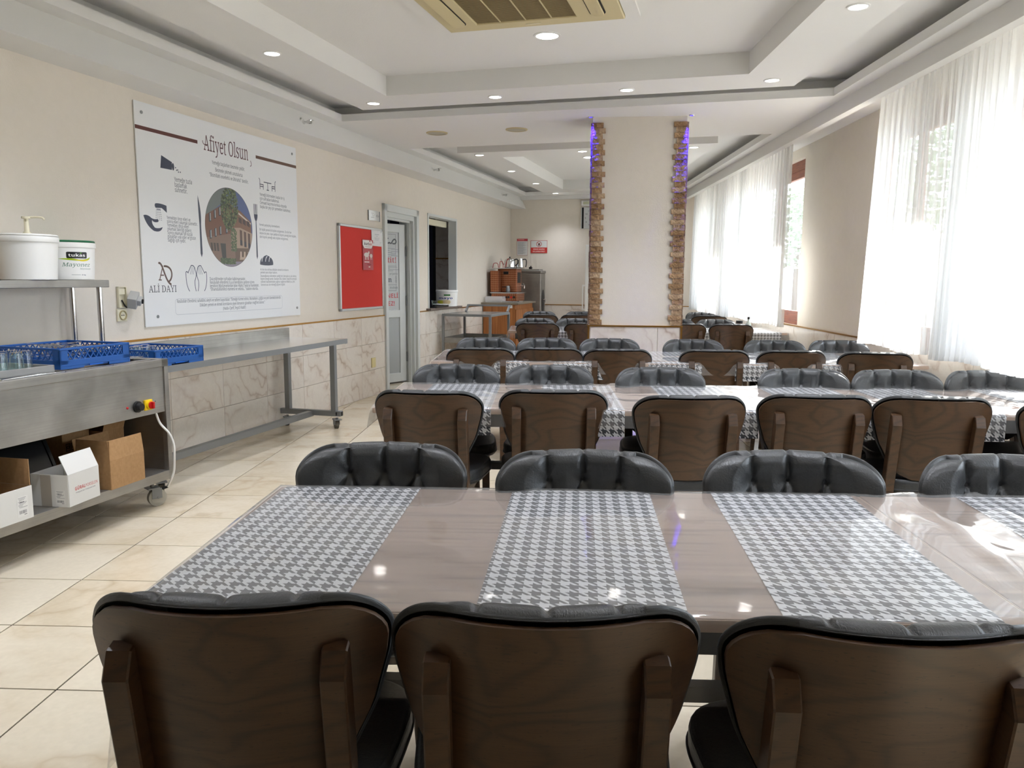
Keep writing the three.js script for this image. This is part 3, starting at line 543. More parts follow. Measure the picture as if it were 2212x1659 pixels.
{
  const protos = []; let n = 0;
  for (const [row, side, list] of CHAIRS) list.forEach(([x, z, deg], i) => {
    const k = (n * 5 + (n >> 2)) % 4; n++;
    const where = list.length > 1 && i === list.length - 1 ? (row === 'fourth' || row === 'fifth' ? 'rightmost' : 'rightmost visible') : ord[i] + ' from left';
    const label = side === 'n' ? `chair seen from its dark veneer back, near side of ${row} table row, ${where}` : `black tufted leather chair facing us behind the ${row} table row, ${where}`;
    const c = protos[k] ? copyOf(protos[k], label) : (protos[k] = makeChair(k)); c.userData.label = label; c.userData.group = side === 'n' ? `near side chairs of the ${row} row` : `far side chairs of the ${row} row`;
    const a = deg * Math.PI / 180 + (side === 'f' ? Math.PI : 0), off = 0.288;          // distance of the back top behind the chair's middle
    c.rotation.set(0, a, 0); c.position.set(x - Math.sin(a) * off, 0, z - Math.cos(a) * off);
  });
}

// ---------------------------------------------------------------- serving counter and steel table on the left (local x = s, z = off)
function caster(parent, x, z, turn, r = 0.045, brake = true, mat = M.rubber) {
  const c = new THREE.Group(); c.name = 'caster'; c.position.set(x, 0, z); c.rotation.y = turn; parent.add(c);
  part('wheel', [cyl(r, r, 0.03, 0, 0, 0, 28).rotateX(Math.PI / 2).translate(0.025, r, 0), cyl(r * 0.75, r * 0.75, 0.034, 0, 0, 0, 24).rotateX(Math.PI / 2).translate(0.025, r, 0)], mat, c);
  part('fork', [box(0.06, r * 1.15, 0.004, 0.02, r * 1.5, 0.021), box(0.06, r * 1.15, 0.004, 0.02, r * 1.5, -0.021), box(0.07, 0.008, 0.07, 0, r * 2.15, 0), cyl(0.012, 0.012, 0.03, 0, r * 2.3, 0, 12), cyl(0.007, 0.007, 0.05, 0, 0, 0, 10).rotateX(Math.PI / 2).translate(0.025, r, 0)], M.greyMetal, c);
  if (brake) part('brake', box(0.06, 0.008, 0.035, 0.075, r * 1.75, 0, 0.003).rotateZ(0.12), M.black, c);
}
const CS0 = -6.95, CS1 = -4.945, CF = 0.82, CBK = 0.10;
{
  const c = thing('serving_counter', 'stainless steel heated serving counter with shelf, knobs and castors', 'counter', LW(0, 0), ROT_L), L = CS1 - CS0, m = (CS0 + CS1) / 2;
  part('top_rim', [box(L, 0.045, 0.03, m, 0.885, CF - 0.015, 0.004), box(L, 0.045, 0.03, m, 0.885, CBK + 0.015, 0.004), box(0.06, 0.045, CF - CBK, CS1 - 0.03, 0.885, (CF + CBK) / 2, 0.004), box(0.06, 0.045, CF - CBK, CS0 + 0.03, 0.885, (CF + CBK) / 2, 0.004)], M.steel, c);
  part('well', [box(L - 0.12, 0.004, CF - CBK - 0.06, m, 0.878, (CF + CBK) / 2), box(L - 0.12, 0.02, 0.012, m, 0.893, CF - 0.09), box(0.012, 0.02, CF - CBK - 0.06, -5.55, 0.893, (CF + CBK) / 2)], M.steelTop, c);
  part('front_panel', box(L - 0.03, 0.275, 0.016, m - 0.015, 0.725, CF - 0.02, 0.002), M.steel, c);
  for (const x of [CS1 - 0.02, CS0 + 0.02]) part('side_panel', box(0.012, 0.69, CF - CBK - 0.02, x, 0.52, (CF + CBK) / 2), M.steel, c);
  part('back_panel', box(L - 0.04, 0.69, 0.01, m, 0.52, CBK + 0.01), M.steel, c);
  part('bottom_shelf', [box(L - 0.02, 0.055, 0.014, m, 0.195, CF - 0.01, 0.002), box(L - 0.04, 0.014, CF - CBK - 0.03, m, 0.214, (CF + CBK) / 2)], M.steel, c);
  for (const [x, z] of [[CS1 - 0.018, CF - 0.02], [CS1 - 0.018, CBK + 0.02], [CS0 + 0.018, CF - 0.02], [CS0 + 0.018, CBK + 0.02]]) part('post', box(0.036, 0.71, 0.036, x, 0.52, z, 0.003), M.steel, c);
  for (const [x, z, t] of [[CS1 - 0.09, CF - 0.09, -0.5], [CS1 - 0.09, CBK + 0.08, 0.6], [CS0 + 0.09, CF - 0.09, 0.4], [CS0 + 0.09, CBK + 0.08, 0]]) { caster(c, x, z, t, 0.054); }
  const kn = part('thermostat_knob', [cyl(0.033, 0.033, 0.012, 0, 0, 0, 28).rotateX(Math.PI / 2).translate(-5.214, 0.651, CF - 0.005), cyl(0.021, 0.024, 0.026, 0, 0, 0, 28).rotateX(Math.PI / 2).translate(-5.214, 0.651, CF + 0.012)], M.black, c); kn.userData.label = 'round black dial';
  const sw = part('main_switch', box(0.062, 0.062, 0.012, -5.13, 0.65, CF - 0.004, 0.003), M.yellow, c); sw.userData.label = 'yellow switch plate';
  part('switch_collar', cyl(0.027, 0.027, 0.014, 0, 0, 0, 28).rotateX(Math.PI / 2).translate(-5.13, 0.65, CF + 0.008), M.yellow, sw);
  part('switch_handle', [cyl(0.021, 0.021, 0.012, 0, 0, 0, 28).rotateX(Math.PI / 2).translate(-5.13, 0.65, CF + 0.018), box(0.014, 0.04, 0.02, -5.13, 0.65, CF + 0.03, 0.004)], M.red, sw).userData.label = 'red switch handle';
  part('indicator_lamp', new THREE.SphereGeometry(0.007, 12, 8).translate(-5.291, 0.655, CF - 0.01), M.red, c);
  part('screw', cyl(0.004, 0.004, 0.006, 0, 0, 0, 8).rotateX(Math.PI / 2).translate(-5.065, 0.662, CF - 0.01), M.chrome, c);
  part('power_cable', tube([[-5.03, 0.59, 0.78], [-5.02, 0.52, 0.8], [-4.985, 0.45, 0.835], [-4.97, 0.38, 0.85], [-4.965, 0.3, 0.845], [-4.96, 0.2, 0.83], [-4.97, 0.11, 0.79]], 0.007, 40, 8), M.whitePlastic, c);
  part('overshelf', box(1.95, 0.045, 0.30, -5.80, 1.355, 0.165, 0.004), M.steel, c);
  for (const [x, z] of [[-4.865, 0.27], [-4.865, 0.06], [-6.7, 0.27], [-6.7, 0.06]]) part('shelf_post', cyl(0.0165, 0.0165, 0.46, x, 1.11, z, 16), M.chrome, c);
}
{ // long wheeled steel table
  const t = thing('steel_table', 'long grey steel work table on castors along the left wall', 'table', LW(0, 0), ROT_L), a = -4.93, b = -2.26, m = (a + b) / 2, L = b - a, F = 0.64, B = 0.03;
  part('table_top', [box(L, 0.01, F - B, m, 0.828, (F + B) / 2)], M.steelTop, t);
  part('top_rail', [box(L, 0.042, 0.03, m, 0.811, F - 0.012), box(L, 0.042, 0.03, m, 0.805, B + 0.015), box(0.03, 0.042, F - B, b - 0.015, 0.808, (F + B) / 2)], M.greyMetal, t);
  part('upstand', box(L - 0.02, 0.1, 0.014, m - 0.01, 0.875, B + 0.007, 0.003), M.steel, t);
  for (const [x, z] of [[-2.42, F - 0.065], [-2.42, B + 0.065], [-4.8, F - 0.065], [-4.8, B + 0.065]]) part('leg', box(0.05, 0.67, 0.05, x, 0.475, z, 0.004), M.greyMetal, t);
  for (const x of [-2.42, -4.8]) { const ft = part('foot_bar', box(0.05, 0.05, F - B + 0.02, x, 0.145, (F + B) / 2, 0.003), M.greyMetal, t); part('end_plug', [box(0.034, 0.034, 0.006, x, 0.145, F + 0.011), box(0.03, 0.03, 0.004, x - 0.026, 0.145, F - 0.03)], M.black, ft); for (const z of [F - 0.04, B + 0.05]) caster(t, x, z, 0.8, 0.04, true, M.darkRubber); }
  part('stretcher', bar([-4.8, 0.135, (F + B) / 2], [-2.42, 0.135, (F + B) / 2], 0.05, 0.05), M.greyMetal, t);
}
// blue dishwasher crates
function crate(label, pos, turn, S = 0.475, H = 0.112) {
  const c = thing('dish_crate', label, 'crate', pos, turn, 'blue dish crates'), h = S / 2;
  part('base', [box(S - 0.02, 0.008, S - 0.02, 0, 0.008, 0)], M.blue, c);
  for (let k = 0; k < 4; k++) {
    const w = new THREE.Group(); w.name = 'side_wall'; w.rotation.y = k * Math.PI / 2; c.add(w);
    part('band', [box(S, 0.034, 0.01, 0, 0.03, h - 0.005, 0.003), box(S * 0.32, 0.018, 0.01, -S * 0.34, 0.008, h - 0.006), box(S * 0.32, 0.018, 0.01, S * 0.34, 0.008, h - 0.006), box(S, 0.012, 0.014, 0, H - 0.006, h - 0.005, 0.003), box(0.05, H - 0.03, 0.01, -h + 0.025, H / 2 + 0.01, h - 0.005), box(0.05, H - 0.03, 0.01, h - 0.025, H / 2 + 0.01, h - 0.005)], M.blue, w);
    const bars = [], x0 = -h + 0.05, n = 10, p = (S - 0.1) / n, ya = 0.046, yb = H - 0.01; for (let i = 0; i < n; i++) { bars.push(bar([x0 + i * p, ya, h - 0.005], [x0 + (i + 1) * p, yb, h - 0.005], 0.005, 0.005), bar([x0 + i * p, yb, h - 0.005], [x0 + (i + 1) * p, ya, h - 0.005], 0.005, 0.005)); }
    part('lattice', bars, M.blue, w); part('handle_recess', box(0.09, 0.022, 0.004, 0, 0.018, h - 0.004), std({ color: 0x0f67cf, roughness: 0.4 }), w);
  }
  return c;
}
crate('blue lattice dish crate full of cutlery on the serving counter', LW(-5.375, 0.475, 0.908), ROT_L - 0.06);
crate('blue lattice dish crate with glasses on the long steel table', LW(-4.585, 0.40, 0.834), ROT_L - 0.03, 0.46, 0.105);
{ // cutlery heap
  const spoon = [new THREE.SphereGeometry(1, 14, 8).scale(0.02, 0.005, 0.03).translate(0, 0.002, -0.07), box(0.008, 0.003, 0.13, 0, 0, 0.02, 0.001), box(0.014, 0.003, 0.03, 0, 0, 0.09, 0.001)];
  const fork = [box(0.022, 0.003, 0.03, 0, 0, -0.06, 0.001), ...[-0.009, -0.003, 0.003, 0.009].map((x) => box(0.003, 0.002, 0.045, x, 0.001, -0.095)), box(0.008, 0.003, 0.12, 0, 0, 0.015, 0.001), box(0.014, 0.003, 0.03, 0, 0, 0.085, 0.001)];
  const gs = [merge(spoon), merge(fork)], lab = ['steel spoon lying in the cutlery crate', 'steel fork lying in the cutlery crate'];
  for (let i = 0; i < 34; i++) {
    const k = i % 2, m = single(k ? 'fork' : 'spoon', gs[k], M.chrome, lab[k], k ? 'fork' : 'spoon', LW(-5.375 + rr(-0.14, 0.14), 0.475 + rr(-0.14, 0.14), 0.94 + 0.0026 * i), rr(0, 6.3), k ? 'forks in the crate' : 'spoons in the crate'); m.rotation.order = 'YXZ'; m.rotation.x = rr(-0.07, 0.07);
  }
  // tongs and ladles along the front edge of the counter
  const lay = (name, lab2, geo, s, off, yaw) => single(name, geo, M.chrome, lab2, name.replace('_', ' '), LW(s, off, 0.905), ROT_L + yaw);
  const tong = [tube([[-0.16, 0, 0.012], [0, 0, 0.014], [0.16, 0, 0.004]], 0.005, 20, 6), tube([[-0.16, 0, -0.012], [0, 0, -0.014], [0.16, 0, -0.004]], 0.005, 20, 6), box(0.05, 0.004, 0.02, -0.18, 0, 0.012, 0.002), box(0.05, 0.004, 0.02, -0.18, 0, -0.012, 0.002)];
  lay('serving_tongs', 'long steel tongs on the counter edge near the switch', tong, -5.19, 0.765, 0.05);
  lay('serving_tongs', 'long steel tongs on the counter edge below the blue crate', tong, -5.52, 0.768, 0.02);
  const ladle = [tube([[-0.2, 0, 0], [0, 0.003, 0], [0.2, 0, 0]], 0.0045, 20, 6), new THREE.SphereGeometry(0.035, 18, 8, 0, Math.PI * 2, 0, Math.PI / 2).scale(1, 0.5, 1).translate(-0.225, 0, 0)];
  lay('ladle', 'steel ladle lying along the counter edge at far left', ladle, -5.86, 0.768, 0.0);
  const lid = single('container_lid', [box(0.32, 0.004, 0.26, 0, 0, 0), box(0.1, 0.012, 0.015, 0, 0.008, 0.05, 0.003)], M.steelTop, 'flat steel container lid on the right end of the counter', 'lid', LW(-5.08, 0.5, 0.909), ROT_L + 0.12);
}
{ // tray with upturned tumblers
  const t = single('serving_tray', [box(0.42, 0.012, 0.32, 0, 0.006, 0, 0.004), box(0.42, 0.036, 0.01, 0, 0.02, 0.155, 0.003), box(0.42, 0.036, 0.01, 0, 0.02, -0.155, 0.003), box(0.01, 0.036, 0.32, 0.205, 0.02, 0, 0.003), box(0.01, 0.036, 0.32, -0.205, 0.02, 0, 0.003)], std({ color: 0x9a9a98, metalness: 0.5, roughness: 0.5 }), 'grey metal tray holding upturned glasses on the counter', 'tray', LW(-5.92, 0.585, 0.908), ROT_L - 0.05);
  const g = lathe([[0.0, 0.1], [0.026, 0.1], [0.028, 0.096], [0.034, 0.0], [0.0325, 0.0], [0.0265, 0.088], [0, 0.09]], 12);
  let n = 0; for (const [ds, df] of [[0.13, 0.06], [0.055, 0.085], [-0.02, 0.06], [0.14, -0.03], [0.06, -0.02], [-0.03, -0.04]]) single('drinking_glass', g, M.tumbler, 'upturned clear glass on the grey tray', 'glass', LW(-5.92 + ds, 0.585 + df, 0.9215), 0, 'glasses on the grey tray');
  for (const [ds, df] of [[-0.13, -0.02], [-0.06, -0.05], [-0.15, 0.08], [-0.05, 0.04], [0.02, -0.06]]) single('drinking_glass', g, M.tumbler, 'clear glass standing in the crate on the steel table', 'glass', LW(-4.585 + ds, 0.40 + df, 0.849), 0, 'glasses in the blue crate');
}
// ---------------------------------------------------------------- boxes under the counter
function carton(name, label, w, h, d, pos, turn, mat, flaps) {          // local x width, z depth, open top; flaps [front, back, left, right] angles from vertical (undefined = none)
  const c = thing(name, label, 'box', pos, turn), t = 0.004;
  part('front_wall', box(w, h, t, 0, h / 2, d / 2), mat, c); part('back_wall', box(w, h, t, 0, h / 2, -d / 2), mat, c);
  part('side_wall', box(t, h, d, -w / 2, h / 2, 0), mat, c); part('side_wall', box(t, h, d, w / 2, h / 2, 0), mat, c); part('bottom', box(w, t, d, 0, t / 2, 0), mat, c);
  const fl = (wd, ln, ang, x, z, ry) => { const f = part('flap', box(wd, ln, t, 0, ln / 2, 0), mat, c); f.position.set(x, h, z); f.rotation.order = 'YXZ'; f.rotation.y = ry; f.rotation.x = ang; };
  const k = Math.min(w, d) / 2; if (flaps[0] !== undefined) fl(w, k, flaps[0], 0, d / 2, 0); if (flaps[1] !== undefined) fl(w, k, flaps[1], 0, -d / 2, Math.PI); if (flaps[2] !== undefined) fl(d, k, flaps[2], -w / 2, 0, -Math.PI / 2); if (flaps[3] !== undefined) fl(d, k, flaps[3], w / 2, 0, Math.PI / 2);
  return c;
}
const barcode = ctex(160, 256, (g, w, h) => {
  g.fillStyle = '#e2e1dd'; g.fillRect(0, 0, w, h); g.fillStyle = '#77767a'; for (let i = 0; i < 9; i++) g.fillRect(14 + (i % 3) * 8, 16 + i * 15, 120 - (i % 4) * 22, 5); g.fillStyle = '#4c4b50'; g.fillRect(34, 70, 70, 10);
  g.fillStyle = '#3a393d'; for (let i = 0; i < 26; i++) if (i % 3 || i % 5 === 0) g.fillRect(26 + i * 4.2, 178, 2.4, 42); g.fillRect(96, 232, 40, 7);
});
{
  const shelf = 0.222;
  const b1 = carton('carton', 'open white porcelain carton with red lettering under the counter', 0.235, 0.168, 0.21, LW(-5.70, 0.755, shelf), ROT_L + 0.115, M.cardWhite, [-0.42, undefined, undefined, undefined]);
  const gural = ctex(512, 366, (g, w, h) => { g.fillStyle = '#dcdbd6'; g.fillRect(0, 0, w, h); g.fillStyle = '#b7352f'; g.font = 'bold 54px sans-serif'; g.fillText('GÜRAL', 96, 200); g.font = '50px sans-serif'; g.fillText('PORSELEN', 272, 200, 210); g.fillStyle = '#4a4a52'; g.font = '21px sans-serif'; g.fillText('Profesyonel Seri / Professional Series', 110, 236, 330); });
  part('print', new THREE.PlaneGeometry(0.234, 0.166).translate(0, 0.084, 0.108), std({ map: gural, roughness: 0.7 }), b1).userData.label = 'red lettering on white';
  part('side_label', new THREE.PlaneGeometry(0.055, 0.075).rotateY(-Math.PI / 2).translate(-0.1205, 0.05, 0.06), std({ map: barcode, roughness: 0.7 }), b1);
  part('tape', new THREE.PlaneGeometry(0.06, 0.165).rotateY(-Math.PI / 2).translate(-0.1203, 0.083, -0.02), std({ color: 0xb5ada0, roughness: 0.35 }), b1);
  const b2 = carton('carton', 'open brown cardboard carton at the right end of the counter shelf', 0.272, 0.165, 0.22, LW(-5.335, 0.715, shelf), ROT_L + 0.03, M.card, [-0.12, 0.2, -0.05, undefined]);
  const b3 = carton('carton', 'white carton with a brown inside at the left under the counter', 0.34, 0.16, 0.2, LW(-6.155, 0.735, shelf), ROT_L + 0.03, M.cardWhite, [undefined, undefined, undefined, undefined]);
  part('liner', [box(0.002, 0.156, 0.19, 0.166, 0.081, 0), box(0.33, 0.156, 0.002, 0, 0.081, -0.097)], M.card, b3); part('front_label', new THREE.PlaneGeometry(0.062, 0.1).translate(0.11, 0.07, 0.103), std({ map: barcode, roughness: 0.7 }), b3);
  part('flap', box(0.004, 0.13, 0.19, 0, 0.065, 0), M.card, b3).position.set(0.168, 0.16, 0);
  const b4 = carton('carton', 'brown carton with printed handling symbols at the back of the shelf', 0.2, 0.3, 0.18, LW(-5.31, 0.36, shelf), ROT_L + 0.02, M.card, [undefined, undefined, undefined, undefined]);
  const symbols = ctex(256, 128, (g, w, h) => { g.clearRect(0, 0, w, h); g.fillStyle = '#ac8660'; g.fillRect(0, 0, w, h); g.strokeStyle = '#3a2c20'; g.lineWidth = 7; for (let i = 0; i < 4; i++) { g.strokeRect(14 + i * 62, 30, 44, 74); } g.beginPath(); g.arc(36, 66, 14, 0, 7); g.stroke(); g.fillStyle = '#3a2c20'; g.fillRect(90, 42, 8, 40); g.fillRect(104, 42, 8, 40); g.fillRect(150, 50, 16, 30); g.fillRect(212, 46, 16, 8); g.fillRect(212, 64, 16, 8); });
  part('symbols', new THREE.PlaneGeometry(0.16, 0.07).translate(-0.005, 0.2, 0.093), std({ map: symbols, roughness: 0.9 }), b4);
  carton('carton', 'small brown carton behind the right hand carton under the counter', 0.16, 0.26, 0.16, LW(-5.1, 0.45, shelf), ROT_L - 0.05, M.card, [0.3, undefined, undefined, undefined]);
  const pan = single('oven_tray', [box(0.5, 0.02, 0.36, 0, 0, 0, 0.006), box(0.52, 0.012, 0.02, 0, 0.012, 0.18, 0.004), box(0.52, 0.012, 0.02, 0, 0.012, -0.18, 0.004), box(0.02, 0.012, 0.36, 0.25, 0.012, 0, 0.004), box(0.02, 0.012, 0.36, -0.25, 0.012, 0, 0.004)], M.blackGloss, 'black oven tray leaning among the cartons under the counter', 'tray', LW(-5.79, 0.42, 0.40), ROT_L);
  pan.rotation.order = 'YXZ'; pan.rotation.x = 1.15; pan.rotation.z = 0.35;
  single('folded_cardboard', [box(0.34, 0.012, 0.3, 0, 0, 0), box(0.3, 0.012, 0.26, 0.01, 0.014, 0.01)], M.card, 'flattened cardboard sheets lying behind the white carton', 'cardboard', LW(-5.72, 0.44, 0.231), ROT_L + 0.2);
  single('grey_bowl', lathe([[0.0, 0], [0.05, 0.0], [0.08, 0.05], [0.075, 0.05], [0.045, 0.006], [0, 0.006]], 28), std({ color: 0x6d6f70, roughness: 0.5 }), 'grey bowl inside the white carton at far left', 'bowl', LW(-6.2, 0.72, 0.33), 0);
}
// ---------------------------------------------------------------- buckets on the overshelf
function bucket(name, label, r, h, pos, turn, lidMat, art) {
  const b = thing(name, label, 'bucket', pos, turn), r0 = r * 0.89;
  part('body', lathe([[0, 0], [r0, 0], [r0 + 0.002, 0.004], [r * 0.985, h - 0.03], [r, h - 0.03], [r, h - 0.006], [r * 0.97, h], [r * 0.95, h], [r * 0.94, h - 0.02], [r0 * 0.97, 0.01], [0, 0.01]], 48), M.whitePlastic, b);
  part('rim', [lathe([[r * 0.985, h - 0.034], [r * 1.02, h - 0.03], [r * 1.02, h - 0.004], [r * 0.99, h]], 48)], M.whitePlastic, b);
  if (lidMat) part('lid', lathe([[0, h + 0.012], [r * 0.97, h + 0.012], [r * 1.0, h + 0.008], [r * 1.0, h - 0.002], [0, h - 0.002]], 48), lidMat, b);
  if (art) { const a0 = art[1], a1 = art[2], y0 = art[3], y1 = art[4], rad = (y) => lerp(r0 + 0.002, r * 0.985, (y - 0.004) / (h - 0.034)) + 0.0012;
    part('print', sheet(32, 4, (u, v) => { const a = lerp(a0, a1, u), y = lerp(y0, y1, v); return [Math.sin(a) * rad(y), y, Math.cos(a) * rad(y)]; }), std({ map: art[0], roughness: 0.35 }), b); }
  return b;
}
{
  const y = 1.3785, w1 = bucket('plastic_bucket', 'plain white plastic bucket with pump on the overshelf', 0.172, 0.245, LW(-5.315, 0.19, y), 0.0, M.whitePlastic);
  part('pump', [cyl(0.012, 0.014, 0.10, 0.02, 0.3, 0, 14), cyl(0.02, 0.02, 0.02, 0.02, 0.262, 0, 14), cyl(0.024, 0.024, 0.012, 0.02, 0.352, 0, 16), tube([[0.02, 0.352, 0], [0.07, 0.356, -0.01], [0.105, 0.352, -0.02], [0.112, 0.342, -0.021]], 0.006, 16, 8)], M.ivory, w1);
  const art = ctex(512, 480, (g, w, h) => {
    g.fillStyle = '#efefec'; g.fillRect(0, 0, w, h); g.fillStyle = '#c54550'; g.fillRect(0, 60, 34, 420); g.fillStyle = '#8c8f96'; for (let i = 0; i < 16; i++) g.fillRect(46, 90 + i * 18, 42 - (i % 3) * 9, 7);
    g.fillStyle = '#1b1c1e'; g.beginPath(); g.roundRect(196, 62, 186, 104, 16); g.fill(); g.fillStyle = '#f4f4f2'; g.font = 'bold 66px sans-serif'; g.fillText('tukas', 212, 138, 154); g.fillStyle = '#5aa02c'; g.beginPath(); g.ellipse(322, 80, 12, 7, -0.6, 0, 7); g.fill();
    g.fillStyle = '#9cb81f'; g.beginPath(); g.moveTo(120, 176); g.quadraticCurveTo(230, 150, 300, 184); g.quadraticCurveTo(380, 190, 420, 140); g.quadraticCurveTo(416, 200, 360, 208); g.quadraticCurveTo(250, 206, 120, 176); g.fill(); g.fillStyle = '#e6cf2a'; g.beginPath(); g.moveTo(230, 184); g.quadraticCurveTo(330, 200, 416, 176); g.quadraticCurveTo(380, 214, 330, 212); g.fill();
    g.fillStyle = '#41705a'; g.font = 'italic 84px serif'; g.fillText('Mayonez', 150, 296, 266); g.fillStyle = '#7d9186'; g.font = 'italic 36px serif'; g.fillText('Mayonnaise', 310, 344, 118); g.fillStyle = '#3f4a63'; g.font = 'bold 22px sans-serif'; g.fillText('8 kg', 326, 438); g.fillStyle = '#9a9da3'; g.fillRect(232, 428, 84, 7);
  });
  bucket('plastic_bucket', 'white mayonnaise bucket with green lid on the overshelf', 0.145, 0.225, LW(-4.985, 0.175, y), 0.8, M.green, [art, -1.25, 1.05, 0.012, 0.19]);
  single('cardboard_sheet', box(0.2, 0.17, 0.01, 0, 0.085, 0), M.card, 'brown cardboard piece behind the plain bucket at far left', 'cardboard', LW(-5.55, 0.08, y), ROT_L);
}

// ---------------------------------------------------------------- things on the left wall
{ // big white poster
  const W = 2.15, H = 1.595, p = thing('wall_poster', 'large white meal etiquette board screwed to the left wall', 'poster', LW(-3.09, 0.004, 1.035), ROT_L);
  part('board', box(W, H, 0.008, 0, H / 2, 0.004), M.white, p);
  const art = ctex(2048, 1520, (g, w, h) => {
    const X = (u) => u * w, Y = (v) => v * h, navy = '#343b4d', txt = '#3f4550'; g.fillStyle = '#e4e5e5'; g.fillRect(0, 0, w, h);
    g.fillStyle = '#5a2f28'; g.fillRect(0, Y(0.104), X(0.317), Y(0.0165)); g.fillStyle = '#5f4336'; g.fillRect(X(0.686), Y(0.103), X(0.314), Y(0.0165));
    const say = (s, x, y, px, maxw, c = txt, f = 'sans-serif', al = 'left') => { g.fillStyle = c; g.font = px + 'px ' + f; g.textAlign = al; maxw ? g.fillText(s, x, y, maxw) : g.fillText(s, x, y); };
    g.save(); g.translate(X(0.352), Y(0.142)); g.scale(0.62, 1); say('Afiyet Olsun', 0, 0, 158, 0, '#4b2228', 'serif'); g.restore();
    g.strokeStyle = '#4b2228'; g.lineWidth = 6; g.beginPath(); g.moveTo(X(0.372), Y(0.118)); g.quadraticCurveTo(X(0.345), Y(0.118), X(0.347), Y(0.098)); g.stroke(); g.beginPath(); g.moveTo(X(0.648), Y(0.14)); g.quadraticCurveTo(X(0.66), Y(0.165), X(0.645), Y(0.17)); g.stroke();
    say('Yemeğe başlarken besmele çekilir.', X(0.502), Y(0.203), 40, X(0.21), txt, 'sans-serif', 'center'); say('Besmele çekmek unutulursa', X(0.502), Y(0.237), 40, X(0.175), txt, 'sans-serif', 'center'); say('"Bismillahi evvelehü ve âhirahü" denilir.', X(0.503), Y(0.266), 40, X(0.25), txt, 'sans-serif', 'center');
    // salt shaker
    g.fillStyle = navy; g.beginPath(); g.moveTo(X(0.119), Y(0.214)); g.lineTo(X(0.172), Y(0.236)); g.lineTo(X(0.170), Y(0.272)); g.lineTo(X(0.112), Y(0.272)); g.fill(); g.beginPath(); g.ellipse(X(0.177), Y(0.256), X(0.006), Y(0.017), 0, 0, 7); g.fill(); for (const [u, v] of [[0.19, 0.258], [0.195, 0.269], [0.201, 0.267], [0.204, 0.276], [0.214, 0.275]]) { g.beginPath(); g.arc(X(u), Y(v), 5, 0, 7); g.fill(); }
    ['Yemeğe tuzla', 'başlamak', 'sünnettir.'].forEach((s, i) => say(s, X(0.18), Y(0.323 + i * 0.024), 46, X([0.096, 0.066, 0.068][i]), txt));
    // tap and hand
    g.fillStyle = navy; g.beginPath(); g.moveTo(X(0.078), Y(0.437)); g.quadraticCurveTo(X(0.07), Y(0.445), X(0.078), Y(0.457)); g.lineTo(X(0.108), Y(0.455)); g.lineTo(X(0.133), Y(0.474)); g.lineTo(X(0.133), Y(0.442)); g.quadraticCurveTo(X(0.1), Y(0.432), X(0.078), Y(0.437)); g.fill(); g.fillRect(X(0.082), Y(0.461), X(0.02), 5);
    for (let j = 0; j < 6; j++) for (let i = 0; i < 4; i++) { g.beginPath(); g.arc(X(0.081 + i * 0.0065 + (i - 1.5) * j * 0.0005), Y(0.468 + j * 0.0085), 3, 0, 7); g.fill(); }
    g.beginPath(); g.moveTo(X(0.017), Y(0.497)); g.quadraticCurveTo(X(0.03), Y(0.49), X(0.048), Y(0.5)); g.quadraticCurveTo(X(0.062), Y(0.514), X(0.085), Y(0.507)); g.quadraticCurveTo(X(0.094), Y(0.515), X(0.085), Y(0.521)); g.quadraticCurveTo(X(0.062), Y(0.527), X(0.058), Y(0.513)); g.quadraticCurveTo(X(0.052), Y(0.53), X(0.07), Y(0.548)); g.quadraticCurveTo(X(0.09), Y(0.552), X(0.108), Y(0.542)); g.quadraticCurveTo(X(0.1), Y(0.57), X(0.065), Y(0.563)); g.quadraticCurveTo(X(0.03), Y(0.545), X(0.017), Y(0.497)); g.fill();
    ['Yemekten önce elleri ve', 'sonra elleri yıkamak sünnettir.', 'Yemekten önce elleri', 'yıkamak fakirliği giderir.', 'Sonra yıkamak ise küçük', 'günahları yok eder ve gözün', 'sağlığı için iyidir.'].forEach((s, i) => say(s, X(0.131), Y(0.503 + i * 0.0172), 34, X([0.126, 0.165, 0.116, 0.132, 0.134, 0.152, 0.096][i]), txt));
    // knife and fork
    g.fillStyle = navy; g.beginPath(); g.moveTo(X(0.303), Y(0.37)); g.quadraticCurveTo(X(0.322), Y(0.44), X(0.316), Y(0.512)); g.lineTo(X(0.318), Y(0.655)); g.lineTo(X(0.312), Y(0.674)); g.lineTo(X(0.306), Y(0.655)); g.lineTo(X(0.307), Y(0.512)); g.quadraticCurveTo(X(0.303), Y(0.44), X(0.303), Y(0.37)); g.fill();
    for (let i = 0; i < 4; i++) g.fillRect(X(0.6585) + i * 14, Y(0.369), 7, Y(0.06)); g.beginPath(); g.moveTo(X(0.6585), Y(0.425)); g.lineTo(X(0.684), Y(0.425)); g.quadraticCurveTo(X(0.684), Y(0.45), X(0.674), Y(0.462)); g.lineTo(X(0.6765), Y(0.655)); g.lineTo(X(0.6715), Y(0.672)); g.lineTo(X(0.6665), Y(0.655)); g.lineTo(X(0.669), Y(0.462)); g.quadraticCurveTo(X(0.6585), Y(0.45), X(0.6585), Y(0.425)); g.fill();
    // round picture of a corner building with a tree in front
    const cx = X(0.491), cy = Y(0.512), R = X(0.151); g.save(); g.beginPath(); g.arc(cx, cy, R, 0, 7); g.clip(); g.fillStyle = '#54628c'; g.fillRect(cx - R, cy - R, 2 * R, 2 * R);
    const q = (c, pts) => { g.fillStyle = c; g.beginPath(); pts.forEach(([a, b], i) => g[i ? 'lineTo' : 'moveTo'](cx + a * R, cy + b * R)); g.fill(); };
